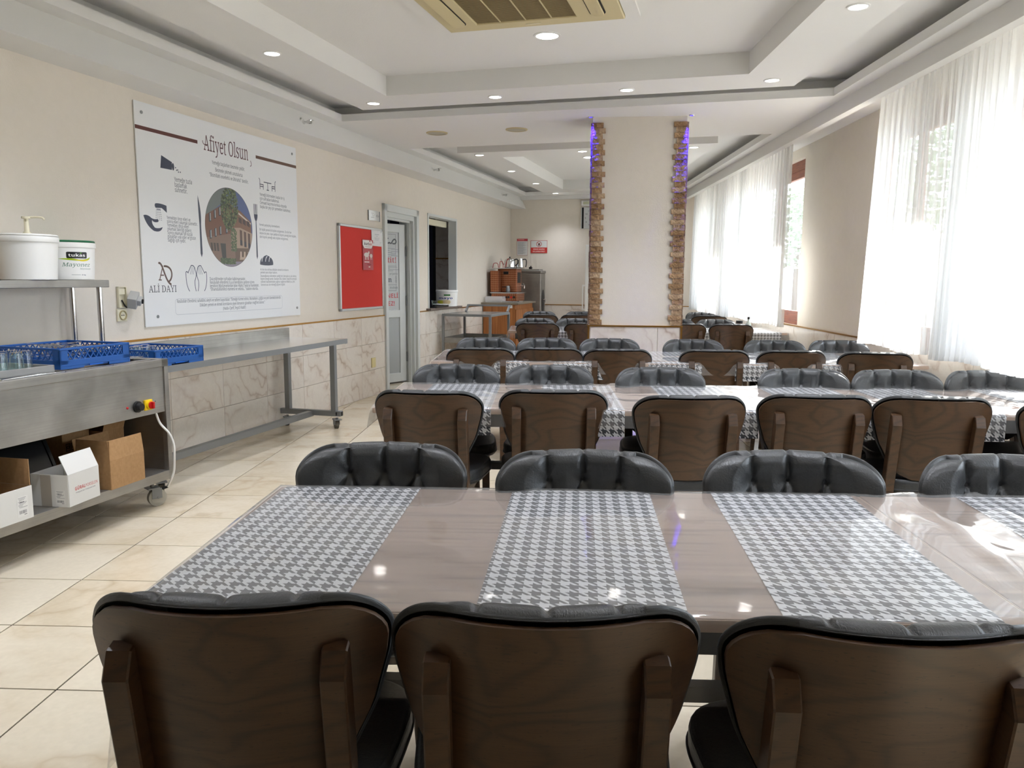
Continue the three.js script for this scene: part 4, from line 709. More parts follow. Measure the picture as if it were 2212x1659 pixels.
    q('#6e7573', [[-1, -0.4], [-0.55, -1], [-0.1, -1], [-0.1, -0.7], [-1, -0.2]]); q('#75503e', [[-1, -0.24], [0.05, -0.7], [0.05, 0.2], [-1, 0.35]]); q('#80685a', [[-1, 0.3], [0.05, 0.15], [0.3, 0.95], [-0.6, 0.95]]); q('#7b5a48', [[0.05, -0.6], [0.5, -0.45], [0.95, -0.2], [0.95, 0.1], [0.05, 0]]); q('#a8917d', [[0.05, 0], [0.45, -0.02], [0.98, 0.1], [0.98, 0.5], [0.05, 0.55]]); q('#6a5648', [[0.2, 0.52], [0.98, 0.5], [0.8, 0.95], [0.2, 0.95]]); q('#cfc2b4', [[0.4, -0.42], [0.95, -0.17], [0.95, -0.13], [0.4, -0.37]]); q('#8a8490', [[-1, 0.9], [1, 0.85], [1, 1], [-1, 1]]);
    for (let j = 0; j < 2; j++) for (let i = 0; i < 4; i++) { const a = -0.84 + i * 0.2 + (i > 2 ? 0.06 : 0), b = -0.3 - i * 0.085 + j * 0.42 + (j ? i * 0.03 : 0); q('#30353b', [[a, b], [a + 0.08, b - 0.03], [a + 0.08, b + 0.19], [a, b + 0.21]]); q('#a9b2b4', [[a + 0.04, b + 0.0], [a + 0.075, b - 0.02], [a + 0.075, b + 0.17], [a + 0.04, b + 0.18]]); }
    for (let i = 0; i < 3; i++) { const a = 0.43 + i * 0.18, b = 0.03 + i * 0.035; q('#5d463c', [[a, b], [a + 0.1, b + 0.02], [a + 0.1, b + 0.42], [a, b + 0.41]]); q('#3b3a40', [[a, b + 0.26], [a + 0.1, b + 0.28], [a + 0.1, b + 0.4], [a, b + 0.4]]); q('#4a3b35', [[a - 0.03, b - 0.33], [a + 0.1, b - 0.29], [a + 0.1, b - 0.15], [a - 0.03, b - 0.2]]); }
    q('#3b3a36', [[-0.42, 0.42], [-0.2, 0.42], [-0.2, 0.85], [-0.35, 0.85]]); for (let i = 0; i < 3; i++) q('#4a4038', [[-0.82 + i * 0.12, 0.42], [-0.74 + i * 0.12, 0.42], [-0.72 + i * 0.12, 0.62], [-0.8 + i * 0.12, 0.62]]); for (let i = 0; i < 3; i++) q('#cbb59f', [[0.42 + i * 0.17, 0.6], [0.48 + i * 0.17, 0.6], [0.47 + i * 0.17, 0.75], [0.41 + i * 0.17, 0.75]]); q('#b59f8b', [[0.4, 0.75], [0.9, 0.72], [0.8, 0.8], [0.38, 0.82]]);
    for (let i = 0; i < 900; i++) { const a = rr(0, 6.3), d = Math.sqrt(rnd()), x = 0.02 + Math.cos(a) * d * 0.36, y = -0.55 + Math.sin(a) * d * 0.55 + (x < 0 ? 0.08 : 0); g.fillStyle = ['#3c4a30', '#2c3626', '#58663f', '#6e7850'][i & 3]; g.beginPath(); g.ellipse(cx + x * R, cy + y * R, rr(4, 11), rr(4, 9), rr(0, 3), 0, 7); g.fill(); }
    for (let i = 0; i < 160; i++) { g.fillStyle = ['#47543a', '#5c6a48'][i & 1]; g.beginPath(); g.ellipse(cx + rr(0.04, 0.28) * R, cy + rr(0.0, 0.6) * R, 6, 7, 0, 0, 7); g.fill(); g.beginPath(); g.ellipse(cx + rr(-0.42, 0.2) * R, cy + rr(0.8, 0.93) * R, 8, 7, 0, 0, 7); g.fill(); }
    g.restore(); g.strokeStyle = '#4b4047'; g.lineWidth = 3; g.beginPath(); g.arc(cx, cy, R, 0, 7); g.stroke();
    // table and chairs
    g.strokeStyle = navy; g.lineWidth = 7; const ln = (...pts) => { g.beginPath(); pts.forEach(([u, v], i) => g[i ? 'lineTo' : 'moveTo'](X(u), Y(v))); g.stroke(); };
    ln([0.704, 0.222], [0.709, 0.23], [0.71, 0.282]); ln([0.71, 0.255], [0.734, 0.255], [0.734, 0.282]); ln([0.71, 0.266], [0.734, 0.266]); ln([0.738, 0.24], [0.795, 0.24]); ln([0.7665, 0.24], [0.7665, 0.28]); ln([0.758, 0.281], [0.775, 0.281]); ln([0.828, 0.222], [0.823, 0.23], [0.822, 0.282]); ln([0.822, 0.255], [0.799, 0.255], [0.799, 0.282]); ln([0.822, 0.266], [0.799, 0.266]);
    ['Yemeği bitirmeden başka bir iş', 'için sofradan kalkılmaz.', 'Cemaati kaçırma korkusu dışında', 'başka bir şey için yemekten kalkılmaz.'].forEach((s, i) => say(s, X(0.705), Y(0.318 + i * 0.0225), 34, X([0.19, 0.148, 0.205, 0.238][i]), txt));
    ['Yemek paylaştıkça bereketlenir.', 'Bir kişilik yemek iki kişiden esirgenmez. Zira bir her', 'ikisine de yeter. Aynı şekilde iki kişinin yemeği dört kişiden,', 'dört kişinin yemeği sekiz kişiden esirgenmez.'].forEach((s, i) => say(s, X(0.694), Y(0.484 + i * 0.0205 + (i ? 0.006 : 0)), 27, X([0.158, 0.25, 0.29, 0.222][i]), '#565b64'));
    // bread
    g.fillStyle = navy; g.beginPath(); g.moveTo(X(0.69), Y(0.7)); g.quadraticCurveTo(X(0.688), Y(0.66), X(0.74), Y(0.646)); g.quadraticCurveTo(X(0.795), Y(0.66), X(0.788), Y(0.7)); g.quadraticCurveTo(X(0.74), Y(0.708), X(0.69), Y(0.7)); g.fill(); g.strokeStyle = '#e4e5e5'; g.lineWidth = 8; for (let i = 0; i < 3; i++) { g.beginPath(); g.moveTo(X(0.705 + i * 0.026), Y(0.683)); g.quadraticCurveTo(X(0.706 + i * 0.026), Y(0.66), X(0.72 + i * 0.026), Y(0.652)); g.stroke(); }
    ['Az da olsa sofraya dökülen ekmek kırıntılarını', 'yemek sana hayır kattırır.', 'İnsanoğlunun ekmekten yediği her lokmada üç yüz altmış', 'kişinin emeği vardır. Bunların ilki, Allahü Teala\'nın emriyle', 'rahmet hazinelerinden yağmur yağdıran Mikâil (a.s.)\'dır.', 'Sonuncusu ise ekmeği pişiren kişidir.'].forEach((s, i) => say(s, X(0.69), Y(0.733 + i * 0.0165 + (i > 1 ? 0.003 : 0)), 25, X([0.22, 0.13, 0.284, 0.285, 0.272, 0.19][i]), '#565b64'));
    // monogram
    g.strokeStyle = '#5b463e'; g.lineCap = 'round'; g.lineWidth = 15; g.beginPath(); g.moveTo(X(0.08), Y(0.708)); g.bezierCurveTo(X(0.1), Y(0.705), X(0.105), Y(0.79), X(0.135), Y(0.806)); g.stroke(); g.lineWidth = 8; ln([0.098, 0.722], [0.08, 0.785]); ln([0.076, 0.786], [0.088, 0.786]); ln([0.085, 0.764], [0.1, 0.764]); g.lineWidth = 14; g.beginPath(); g.moveTo(X(0.106), Y(0.722)); g.bezierCurveTo(X(0.15), Y(0.72), X(0.15), Y(0.775), X(0.128), Y(0.792)); g.stroke();
    say('ALİ DAYI', X(0.094), Y(0.843), 66, X(0.148), '#2d3038', 'serif', 'center');
    // praying hands
    g.strokeStyle = '#343a55'; g.lineWidth = 6; for (const s of [-1, 1]) { const H = (d) => X(0.2765 + s * d); g.beginPath(); g.moveTo(H(0.043), Y(0.84)); g.quadraticCurveTo(H(0.062), Y(0.81), H(0.058), Y(0.748)); g.quadraticCurveTo(H(0.052), Y(0.742), H(0.047), Y(0.752)); g.lineTo(H(0.028), Y(0.716)); g.quadraticCurveTo(H(0.014), Y(0.712), H(0.008), Y(0.728)); g.lineTo(H(0.001), Y(0.757)); g.quadraticCurveTo(H(0.002), Y(0.77), H(0.01), Y(0.79)); g.quadraticCurveTo(H(0.012), Y(0.815), H(0.006), Y(0.84)); g.stroke(); g.lineWidth = 3; for (let i = 0; i < 3; i++) { g.beginPath(); g.moveTo(H(0.024 - i * 0.007), Y(0.722)); g.lineTo(H(0.034 - i * 0.009), Y(0.758)); g.stroke(); } g.lineWidth = 6; }
    ['Dua edilmeden sofradan kalkılmamalıdır.', 'Rasûlullah efendimiz (s.a.v) kendisine yediren içiren', 'kendisini Müslümanlardan kılan Allahü Teala\'ya hamdeder.', '"Elhamdülillahillezi etamenâ ve sekânâ…" duasını okurdu.'].forEach((s, i) => say(s, X(0.352), Y(0.787 + i * 0.0178), 33, X([0.232, 0.292, 0.325, 0.318][i]), txt));
    g.strokeStyle = '#b9bcc2'; g.lineWidth = 3; g.beginPath(); g.roundRect(X(0.153), Y(0.877), X(0.698), Y(0.075), 24); g.stroke();
    say('Rasûlullah Efendimiz sallallâhü aleyhi ve sellem buyurdular: "Ekmeğe hürmet ediniz. Muhakkak o, göğün ve yerin bereketindendir.', X(0.502), Y(0.895), 33, X(0.68), txt, 'sans-serif', 'center'); say('Dökülen yemek ve ekmek kırıntılarını yiyen kimsenin günahları mağfiret olunur."', X(0.502), Y(0.918), 33, X(0.43), txt, 'sans-serif', 'center'); say('(Hadis-i Şerif, Feyzü\'l-Kadîr)', X(0.502), Y(0.941), 32, X(0.15), txt, 'sans-serif', 'center');
  });
  part('print', new THREE.PlaneGeometry(W, H).translate(0, H / 2, 0.0085), std({ map: art, roughness: 0.4 }), p);
  for (const [u, v] of [[0.033, 0.045], [0.967, 0.04], [0.06, 0.955], [0.972, 0.955]]) part('screw', cyl(0.012, 0.012, 0.004, 0, 0, 0, 16).rotateX(Math.PI / 2).translate((u - 0.5) * W, (1 - v) * H, 0.011), M.greyMetal, p);
}
{ // red notice board
  const W = 1.1, H = 0.945, b = thing('notice_board', 'red felt notice board with aluminium frame beside the door', 'notice board', LW(-0.655, 0.0, 1.035), ROT_L);
  part('felt', box(W - 0.04, H - 0.04, 0.02, 0, H / 2, 0.014), M.redCloth, b);
  part('frame', [box(W, 0.028, 0.03, 0, 0.014, 0.017, 0.006), box(W, 0.028, 0.03, 0, H - 0.014, 0.017, 0.006), box(0.028, H, 0.03, -W / 2 + 0.014, H / 2, 0.017, 0.006), box(0.028, H, 0.03, W / 2 - 0.014, H / 2, 0.017, 0.006)], std({ color: 0xc6c8c8, metalness: 0.7, roughness: 0.35 }), b);
  for (const sx of [-1, 1]) for (const sy of [0, 1]) part('corner_cap', box(0.035, 0.035, 0.034, sx * (W / 2 - 0.0165), sy ? H - 0.0165 : 0.0165, 0.017, 0.01), M.greyMetal, b);
  const doc = ctex(256, 192, (g, w, h) => { g.fillStyle = '#e6e6e6'; g.fillRect(0, 0, w, h); g.fillStyle = '#aaacb2'; g.font = 'bold 17px sans-serif'; g.fillRect(76, 62, 100, 7); g.fillRect(100, 82, 50, 5); for (let i = 0; i < 4; i++) g.fillRect(60 + i * 6, 100 + i * 9, 130 - i * 14, 3); g.strokeStyle = '#8d9098'; g.strokeRect(24, 22, 14, 16); g.fillRect(212, 20, 16, 22); g.fillRect(196, 150, 34, 4); g.fillRect(24, 158, 40, 4); });
  const d = single('notice_sheet', sheet(8, 6, (u, v) => [(u - 0.5) * 0.31, v * 0.205, 0.002 + 0.006 * Math.sin(u * 5 + 1) * (1 - v)], null), std({ map: doc, roughness: 0.8, side: THREE.DoubleSide }), 'white printed sheet pinned at the top right of the red board', 'paper', LW(-0.262, 0.028, 1.772), ROT_L);
  const leaf = ctex(200, 340, (g, w, h) => {
    g.fillStyle = '#b5414a'; g.fillRect(0, 0, w, h); g.fillStyle = '#e9e5e2'; g.beginPath(); g.moveTo(0, 6); g.lineTo(160, 6); g.lineTo(196, 50); g.lineTo(160, 98); g.lineTo(26, 98); g.lineTo(0, 60); g.fill(); g.fillStyle = '#3a3338'; g.font = 'bold 44px sans-serif'; g.fillText('kurb', 22, 62, 92); g.fillStyle = '#b02b35'; g.fillText('an', 116, 62, 56); g.beginPath(); g.ellipse(126, 16, 14, 9, 0.4, 0, 7); g.fill(); g.fillStyle = '#b9a6a6'; g.fillRect(40, 76, 100, 5);
    g.fillStyle = '#d9cfca'; g.beginPath(); g.ellipse(64, 170, 44, 26, 0, 0, 7); g.fill(); g.beginPath(); g.ellipse(104, 146, 14, 18, 0.4, 0, 7); g.fill(); for (const x of [36, 50, 78, 92]) g.fillRect(x, 186, 8, 40); g.beginPath(); g.ellipse(152, 178, 30, 22, 0, 0, 7); g.fill(); for (const x of [134, 150, 168]) g.fillRect(x, 194, 6, 28); g.fillStyle = '#e8dcd8'; g.fillRect(24, 246, 86, 9); g.fillStyle = '#8d1f2b'; g.fillRect(70, 272, 78, 12); g.fillStyle = '#f0e4e0'; g.fillRect(92, 300, 34, 10);
  });
  single('leaflet', sheet(10, 10, (u, v) => [(u - 0.5) * 0.27, v * 0.345, 0.004 + 0.014 * Math.sin(u * 3.1) * (0.4 + 0.6 * Math.abs(v - 0.5))], null), std({ map: leaf, roughness: 0.5, side: THREE.DoubleSide }), 'red and white folded leaflet hanging on the red board', 'leaflet', LW(-0.52, 0.03, 1.49), ROT_L);
}
{ // name plate by the door, sockets
  const np = ctex(200, 110, (g, w, h) => { g.fillStyle = '#d6d7d6'; g.fillRect(0, 0, w, h); g.strokeStyle = '#777'; g.lineWidth = 3; g.beginPath(); g.moveTo(42, 24); g.lineTo(58, 66); g.moveTo(52, 28); g.arc(58, 46, 16, -1.4, 1.4); g.stroke(); g.fillStyle = '#777'; g.fillRect(32, 74, 42, 5); g.fillStyle = '#8b8b8b'; g.font = 'bold 30px sans-serif'; g.fillText('KİTAP', 110, 66, 76); });
  const n = thing('name_plate', 'small curved silver room sign above the red board', 'sign', LW(-0.29, 0.004, 2.065), ROT_L);
  part('plate', sheet(12, 1, (u, v) => [(u - 0.5) * 0.30, v * 0.115, 0.004 + 0.022 * Math.sin(u * Math.PI)]), std({ map: np, metalness: 0.4, roughness: 0.35, side: THREE.DoubleSide }), n); part('side_edge', [box(0.006, 0.117, 0.014, -0.15, 0.058, 0.003), box(0.006, 0.117, 0.014, 0.15, 0.058, 0.003)], M.greyMetal, n);
  const s = thing('socket', 'square ivory power socket below the broken switch', 'socket', LW(-4.39, 0, 1.132), ROT_L);
  part('plate', box(0.088, 0.086, 0.016, 0, 0, 0.008, 0.004), M.ivory, s); part('well', [lathe([[0.0, 0.002], [0.026, 0.002], [0.028, 0.012], [0.034, 0.012], [0.034, 0.0]], 28).rotateX(Math.PI / 2).translate(0, 0, 0.012)], std({ color: 0xb3a578, roughness: 0.5 }), s); part('contact', [cyl(0.004, 0.004, 0.006, -0.009, 0, 0, 8), cyl(0.004, 0.004, 0.006, 0.009, 0, 0, 8)].map((g) => g.rotateX(Math.PI / 2).translate(0, 0, 0.016)), M.black, s);
  const k = thing('breaker_box', 'broken open ivory switch box with loose grey breaker', 'switch', LW(-4.385, 0, 1.257), ROT_L);
  part('back_box', [box(0.075, 0.145, 0.006, 0, 0, 0.003), box(0.005, 0.145, 0.022, -0.035, 0, 0.012), box(0.005, 0.145, 0.022, 0.035, 0, 0.012), box(0.075, 0.005, 0.022, 0, 0.07, 0.012), box(0.075, 0.005, 0.022, 0, -0.07, 0.012), box(0.05, 0.04, 0.015, 0, 0.04, 0.01)], M.ivory, k);
  const br = part('breaker', [box(0.1, 0.085, 0.06, 0, 0, 0, 0.004), box(0.06, 0.045, 0.03, 0, 0, 0.04, 0.004)], std({ color: 0xb3b4b2, roughness: 0.5 }), k); br.position.set(0.055, -0.02, 0.06); br.rotation.set(0.2, 0.5, 0.5);
  part('breaker_lever', box(0.018, 0.03, 0.015, 0, 0, 0.06, 0.003), M.black, br); part('cable', tube([[0, -0.02, 0.01], [0.02, -0.07, 0.03], [0.05, -0.07, 0.05]], 0.005, 14, 6), M.black, k);
  single('blank_cover', box(0.1, 0.115, 0.014, 0, 0, 0.007, 0.004), std({ color: 0xd9cd97, roughness: 0.5 }), 'yellowed blank socket cover on the tiles left of the door', 'socket', LW(-0.40, 0.014, 0.40), ROT_L);
}
for (const [i, s] of [-2.27, 1.03, 4.28].entries()) { // wall sprinklers
  const p = thing('sprinkler', ['sprinkler head on the crown above the big poster', 'sprinkler head on the crown above the serving hatch', 'sprinkler head on the crown near the far corner'][i], 'sprinkler', LW(s, 0.243, 2.812), ROT_L, 'wall sprinklers');
  part('rosette', lathe([[0.04, 0], [0.04, 0.004], [0.03, 0.008], [0.018, 0.006], [0.018, 0.016], [0.0, 0.016]], 24).rotateX(Math.PI / 2), M.white, p);
  part('head', [cyl(0.009, 0.011, 0.045, 0, 0, 0, 12).rotateX(Math.PI / 2).translate(0, 0, 0.035), box(0.004, 0.03, 0.03, 0.012, 0, 0.065), box(0.004, 0.03, 0.03, -0.012, 0, 0.065)], M.chrome, p); part('deflector', [cyl(0.018, 0.018, 0.003, 0, 0, 0, 16).rotateX(Math.PI / 2).translate(0, 0, 0.083), box(0.05, 0.003, 0.03, 0, 0.016, 0.09)], M.chrome, p);
}
// things standing in the hatch
{
  const art = ctex(256, 256, (g, w, h) => { g.fillStyle = '#eceae4'; g.fillRect(0, 0, w, h); g.fillStyle = '#3f7a3a'; g.fillRect(120, 26, 70, 32); g.fillStyle = '#2c3a86'; g.font = 'bold 64px sans-serif'; g.fillText('mayo', 52, 128, 170); g.fillStyle = '#d9d64a'; g.beginPath(); g.ellipse(80, 190, 70, 36, 0, 0, 7); g.fill(); g.fillStyle = '#d9c59a'; g.beginPath(); g.arc(150, 190, 46, 0, 7); g.fill(); });
  bucket('plastic_bucket', 'white sauce bucket standing in the serving hatch', 0.165, 0.245, LW(2.36, -0.06, 0.98), -0.3, null, [art, -0.9, 1.3, 0.02, 0.2]);
  single('black_tray', [box(0.5, 0.014, 0.24, 0, 0.007, 0, 0.005), box(0.5, 0.02, 0.01, 0, 0.02, 0.115)], M.blackGloss, 'black tray on the hatch sill', 'tray', LW(1.8, -0.04, 0.98), ROT_L);
  single('tea_glass', lathe([[0.0, 0], [0.024, 0], [0.022, 0.03], [0.03, 0.085], [0.0285, 0.085], [0.02, 0.03], [0, 0.006]], 24), M.tumbler, 'small tea glass on the black tray in the hatch', 'glass', LW(1.72, -0.03, 0.996), 0);
  single('plate_stack', lathe([[0, 0], [0.07, 0.0], [0.11, 0.02], [0.11, 0.03], [0, 0.03]], 32), M.whitePlastic, 'small stack of white saucers on the black tray', 'saucers', LW(1.98, -0.02, 0.996), 0);
  const sh = thing('kitchen_shelf', 'dark steel shelf unit inside the kitchen', 'shelf', LW(2.2, -1.6, 0), ROT_L);
  for (const y of [0.5, 1.0, 1.45]) part('board', box(2.4, 0.03, 0.5, 0, y, 0), M.blackMetal, sh); for (const x of [-1.15, 1.15]) part('upright', box(0.05, 1.9, 0.05, x, 0.95, 0.2), M.blackMetal, sh);
  single('carton_pack', [box(0.12, 0.26, 0.1, 0, 0.13, 0, 0.004), box(0.12, 0.05, 0.004, 0, 0.285, 0)], std({ color: 0x9fb3e0, roughness: 0.4 }), 'pale blue carton pack on the kitchen shelf', 'carton', LW(2.05, -1.45, 1.466), ROT_L + 0.4);
}
// ---------------------------------------------------------------- far end wall
{
  const at = (x, z, y) => LW(SB - z, x, y);
  const rules = ctex(192, 300, (g, w, h) => { g.fillStyle = '#d8d8d6'; g.fillRect(0, 0, w, h); g.fillStyle = '#c23d4a'; g.fillRect(0, 0, w, 44); g.fillStyle = '#e5a9a0'; g.fillRect(20, 14, 110, 12); for (let i = 0; i < 22; i++) { g.fillStyle = ['#8d8f99', '#7c83a0', '#99958a'][i % 3]; g.fillRect(18, 62 + i * 10, 150 - ((i * 37) % 60), 4); } g.strokeStyle = '#c58a86'; g.lineWidth = 4; g.strokeRect(2, 2, w - 4, h - 4); });
  const a = thing('wall_notice', 'white rules sheet with a red heading on the far wall', 'notice', at(0.236, 0.004, 1.835), ROT_B); part('sheet', box(0.215, 0.315, 0.004, 0, 0.1575, 0.002), M.paper, a); part('print', new THREE.PlaneGeometry(0.213, 0.313).translate(0, 0.1575, 0.0045), std({ map: rules, roughness: 0.5 }), a);
  const warn = ctex(320, 240, (g, w, h) => { g.fillStyle = '#d9d9d6'; g.fillRect(0, 0, w, h); g.fillStyle = '#c22f2b'; g.fillRect(0, 134, w, 106); g.strokeStyle = '#b3413d'; g.lineWidth = 8; g.strokeRect(3, 3, w - 6, h - 6); g.lineWidth = 10; g.beginPath(); g.arc(160, 70, 46, 0, 7); g.stroke(); g.fillStyle = '#222'; g.beginPath(); g.ellipse(162, 76, 17, 26, 0.2, 0, 7); g.fill(); g.strokeStyle = '#b3413d'; g.lineWidth = 7; g.beginPath(); g.moveTo(128, 38); g.lineTo(192, 102); g.stroke(); g.fillStyle = '#f0d9d2'; g.font = 'bold 34px sans-serif'; g.textAlign = 'center'; g.fillText('İZİNSİZ MAKİNE', 160, 178, 220); g.fillText('KULLANMAYINIZ !', 160, 220, 240); });
  const b = thing('wall_notice', 'red and white prohibition sign on the far wall', 'sign', at(0.56, 0.004, 1.877), ROT_B); part('sheet', box(0.325, 0.24, 0.004, 0, 0.12, 0.002), M.paper, b); part('print', new THREE.PlaneGeometry(0.323, 0.238).translate(0, 0.12, 0.0045), std({ map: warn, roughness: 0.5 }), b);
  const dial = ctex(256, 256, (g, w, h) => { g.fillStyle = '#cfd2d2'; g.fillRect(0, 0, w, h); g.fillStyle = '#0c0c10'; g.fillRect(10, 0, 24, h); g.fillStyle = '#2a2c30'; g.font = '26px sans-serif'; g.textAlign = 'center'; for (let n = 1; n <= 12; n++) { const t = n * Math.PI / 6; g.fillText(String(n), 142 + 88 * Math.sin(t), 138 - 96 * Math.cos(t)); } g.strokeStyle = '#26282c'; g.lineWidth = 6; g.beginPath(); g.moveTo(142, 128); g.lineTo(180, 90); g.moveTo(142, 128); g.lineTo(142, 60); g.stroke(); });
  const c = thing('wall_clock', 'square pale wall clock with black edge beside the pillar', 'clock', at(1.55, 0.004, 2.321), ROT_B); part('case', box(0.39, 0.385, 0.03, 0, 0.1925, 0.015, 0.004), M.pvc, c); part('dial', new THREE.PlaneGeometry(0.385, 0.38).translate(0, 0.1925, 0.0305), std({ map: dial, roughness: 0.4 }), c);
  const e = thing('emergency_light', 'small rounded emergency light above the wall clock', 'lamp', at(1.535, 0.0, 2.731), ROT_B); part('case', box(0.36, 0.1, 0.06, 0, 0.05, 0.03, 0.02), M.white, e); part('lens', box(0.27, 0.05, 0.01, 0, 0.05, 0.06, 0.004), std({ color: 0xc5c8a8, roughness: 0.3 }), e);
  const f = thing('white_cabinet', 'tall white cabinet with a long bar handle behind the pillar', 'cabinet', at(1.875, 0.36, 0), ROT_B); part('body', box(0.62, 2.0, 0.6, 0, 1.0, 0, 0.008), M.white, f); part('door', box(0.6, 1.94, 0.02, 0, 1.0, 0.31, 0.004), M.whitePlastic, f); part('handle', [box(0.016, 0.46, 0.03, -0.35, 1.07, 0.29, 0.003), box(0.05, 0.03, 0.03, -0.33, 1.285, 0.29), box(0.05, 0.03, 0.03, -0.33, 0.855, 0.29)], M.whitePlastic, f);
}
{ // wooden tea cabinet against the left wall near the far corner
  const s0 = 3.9, s1 = 5.1, F = 0.6, c = thing('tea_cabinet', 'orange brown wooden cabinet with stone top near the far corner', 'cabinet', LW(0, 0), ROT_L), m = (s0 + s1) / 2;
  part('body', box(s1 - s0, 0.93, F - 0.04, m, 0.5, (F - 0.02) / 2 + 0.02), M.oak, c); for (let i = 0; i < 3; i++) { const w = (s1 - s0) / 3, d = part('door', box(w - 0.012, 0.82, 0.018, s0 + w * (i + 0.5), 0.47, F, 0.003), M.oak, c); part('knob', cyl(0.012, 0.012, 0.02, 0, 0, 0, 12).rotateX(Math.PI / 2).translate(s0 + w * (i + 0.82), 0.6, F + 0.015), M.black, d); }
  part('worktop', box(s1 - s0 + 0.05, 0.03, F + 0.06, m - 0.01, 0.982, F / 2 + 0.02, 0.005), M.granite, c); part('plinth', box(s1 - s0 - 0.02, 0.05, F - 0.08, m, 0.025, F / 2), M.black, c);
  const sk = part('socket', box(0.004, 0.05, 0.05, s0 - 0.004, 0.93, 0.52), M.whitePlastic, c);
}
{ // copper tea machine
  const t = thing('tea_machine', 'copper patterned tea boiler on the wooden cabinet', 'tea machine', LW(4.42, 0.30, 0.997), ROT_L);
  part('base', [box(0.5, 0.13, 0.46, 0, 0.085, 0.02, 0.006)], M.copper, t); part('drip_tray', box(0.53, 0.018, 0.5, 0, 0.158, 0.02, 0.003), M.steelTop, t); part('tower', box(0.5, 0.36, 0.14, 0, 0.355, -0.16, 0.004), M.copper, t); part('tank', box(0.34, 0.4, 0.34, 0.1, 0.37, 0.02, 0.01), M.copper, t);
  part('display', box(0.003, 0.05, 0.09, -0.072, 0.5, 0.0), M.black, t); part('badge', box(0.2, 0.18, 0.004, 0.1, 0.42, 0.192), M.black, t); part('top_plate', box(0.52, 0.014, 0.5, 0, 0.577, 0, 0.003), M.steelTop, t);
  part('tap', [cyl(0.011, 0.011, 0.08, 0, 0, 0, 10).rotateX(Math.PI / 2).translate(0.2, 0.28, 0.23), cyl(0.01, 0.01, 0.06, 0.2, 0.26, 0.26, 10), box(0.05, 0.015, 0.015, 0.2, 0.31, 0.25)], M.chrome, t);
  for (const [i, z] of [0.05, 0.1, 0.15, 0.2].entries()) part('knob', cyl(0.018, 0.018, 0.02, 0, 0, 0, 14).rotateZ(Math.PI / 2).translate(-0.258, 0.085, z), i === 2 ? M.red : M.black, t); for (const x of [-0.2, 0.2]) for (const z of [-0.15, 0.15]) part('foot', cyl(0.015, 0.015, 0.022, x, 0.011, z, 10), M.black, t);
  part('hose', [tube([[-0.2, 0.58, -0.2], [-0.2, 0.66, -0.18], [-0.19, 0.66, -0.12], [-0.18, 0.58, -0.1]], 0.006, 20, 6), tube([[-0.2, 0.58, -0.08], [-0.2, 0.7, -0.06], [-0.18, 0.68, -0.03], [-0.17, 0.58, -0.02]], 0.006, 20, 6), tube([[-0.15, 0.58, 0.0], [-0.12, 0.74, 0.05], [-0.1, 0.72, 0.09], [-0.08, 0.62, 0.1]], 0.006, 20, 6)], M.redTube, t);
  const y = 0.997 + 0.584;
  const k = thing('teapot', 'steel teapot with black knobs on the tea boiler', 'teapot', LW(4.38, 0.36, y), ROT_L); part('body', lathe([[0, 0], [0.09, 0], [0.098, 0.02], [0.095, 0.12], [0.08, 0.15], [0.05, 0.165], [0, 0.17]], 32), M.chrome, k); part('knob', [new THREE.SphereGeometry(0.014, 12, 8).translate(0, 0.183, 0)], M.black, k); part('spout', tube([[0.0, 0.06, -0.09], [0, 0.08, -0.13], [0, 0.13, -0.15], [0, 0.16, -0.17]], 0.012, 16, 8), M.chrome, k); part('handle', tube([[0, 0.14, 0.08], [0, 0.15, 0.13], [0, 0.09, 0.15], [0, 0.04, 0.1]], 0.01, 20, 8), M.black, k);
  const j = thing('water_jug', 'steel jug with a black handle beside the teapot', 'jug', LW(4.52, 0.5, y), ROT_L); part('body', lathe([[0, 0], [0.07, 0], [0.075, 0.02], [0.06, 0.15], [0.065, 0.165], [0.06, 0.165], [0.05, 0.14], [0, 0.01]], 32), M.chrome, j); part('handle', tube([[0, 0.15, 0.06], [0, 0.15, 0.11], [0, 0.08, 0.12], [0, 0.02, 0.11]], 0.009, 20, 8), M.black, j);
  const d = thing('coffee_pots', 'small dark pot on the drip tray of the tea machine', 'pot', LW(4.27, 0.36, 1.166), ROT_L); part('body', lathe([[0, 0], [0.035, 0], [0.038, 0.05], [0.028, 0.08], [0.034, 0.11], [0, 0.11]], 24), M.greyMetal, d); part('handle', box(0.02, 0.012, 0.08, 0, 0.09, -0.06), M.black, d);
  const p = thing('plastic_tub', 'clear plastic tub of sugar on the cabinet edge', 'tub', LW(4.06, 0.2, 0.998), ROT_L); part('tub', [box(0.2, 0.004, 0.3, 0, 0.002, 0), box(0.2, 0.1, 0.004, 0, 0.05, 0.15), box(0.2, 0.1, 0.004, 0, 0.05, -0.15), box(0.004, 0.1, 0.3, 0.1, 0.05, 0), box(0.004, 0.1, 0.3, -0.1, 0.05, 0)], phy({ color: 0xffffff, transmission: 0.75, thickness: 0, roughness: 0.2 }), p); part('sugar', sheet(20, 20, (u, v) => [(u - 0.5) * 0.18, 0.03 + 0.02 * fbm(u, v, 6, 3, 910), (0.5 - v) * 0.28]), M.white, p);
  single('steel_tray', [box(0.3, 0.01, 0.3, 0, 0.005, 0, 0.003), box(0.3, 0.02, 0.006, 0, 0.012, 0.15), box(0.006, 0.02, 0.3, -0.15, 0.012, 0)], M.steelTop, 'shallow steel tray in front of the tea machine', 'tray', LW(4.12, 0.48, 0.998), ROT_L);
}
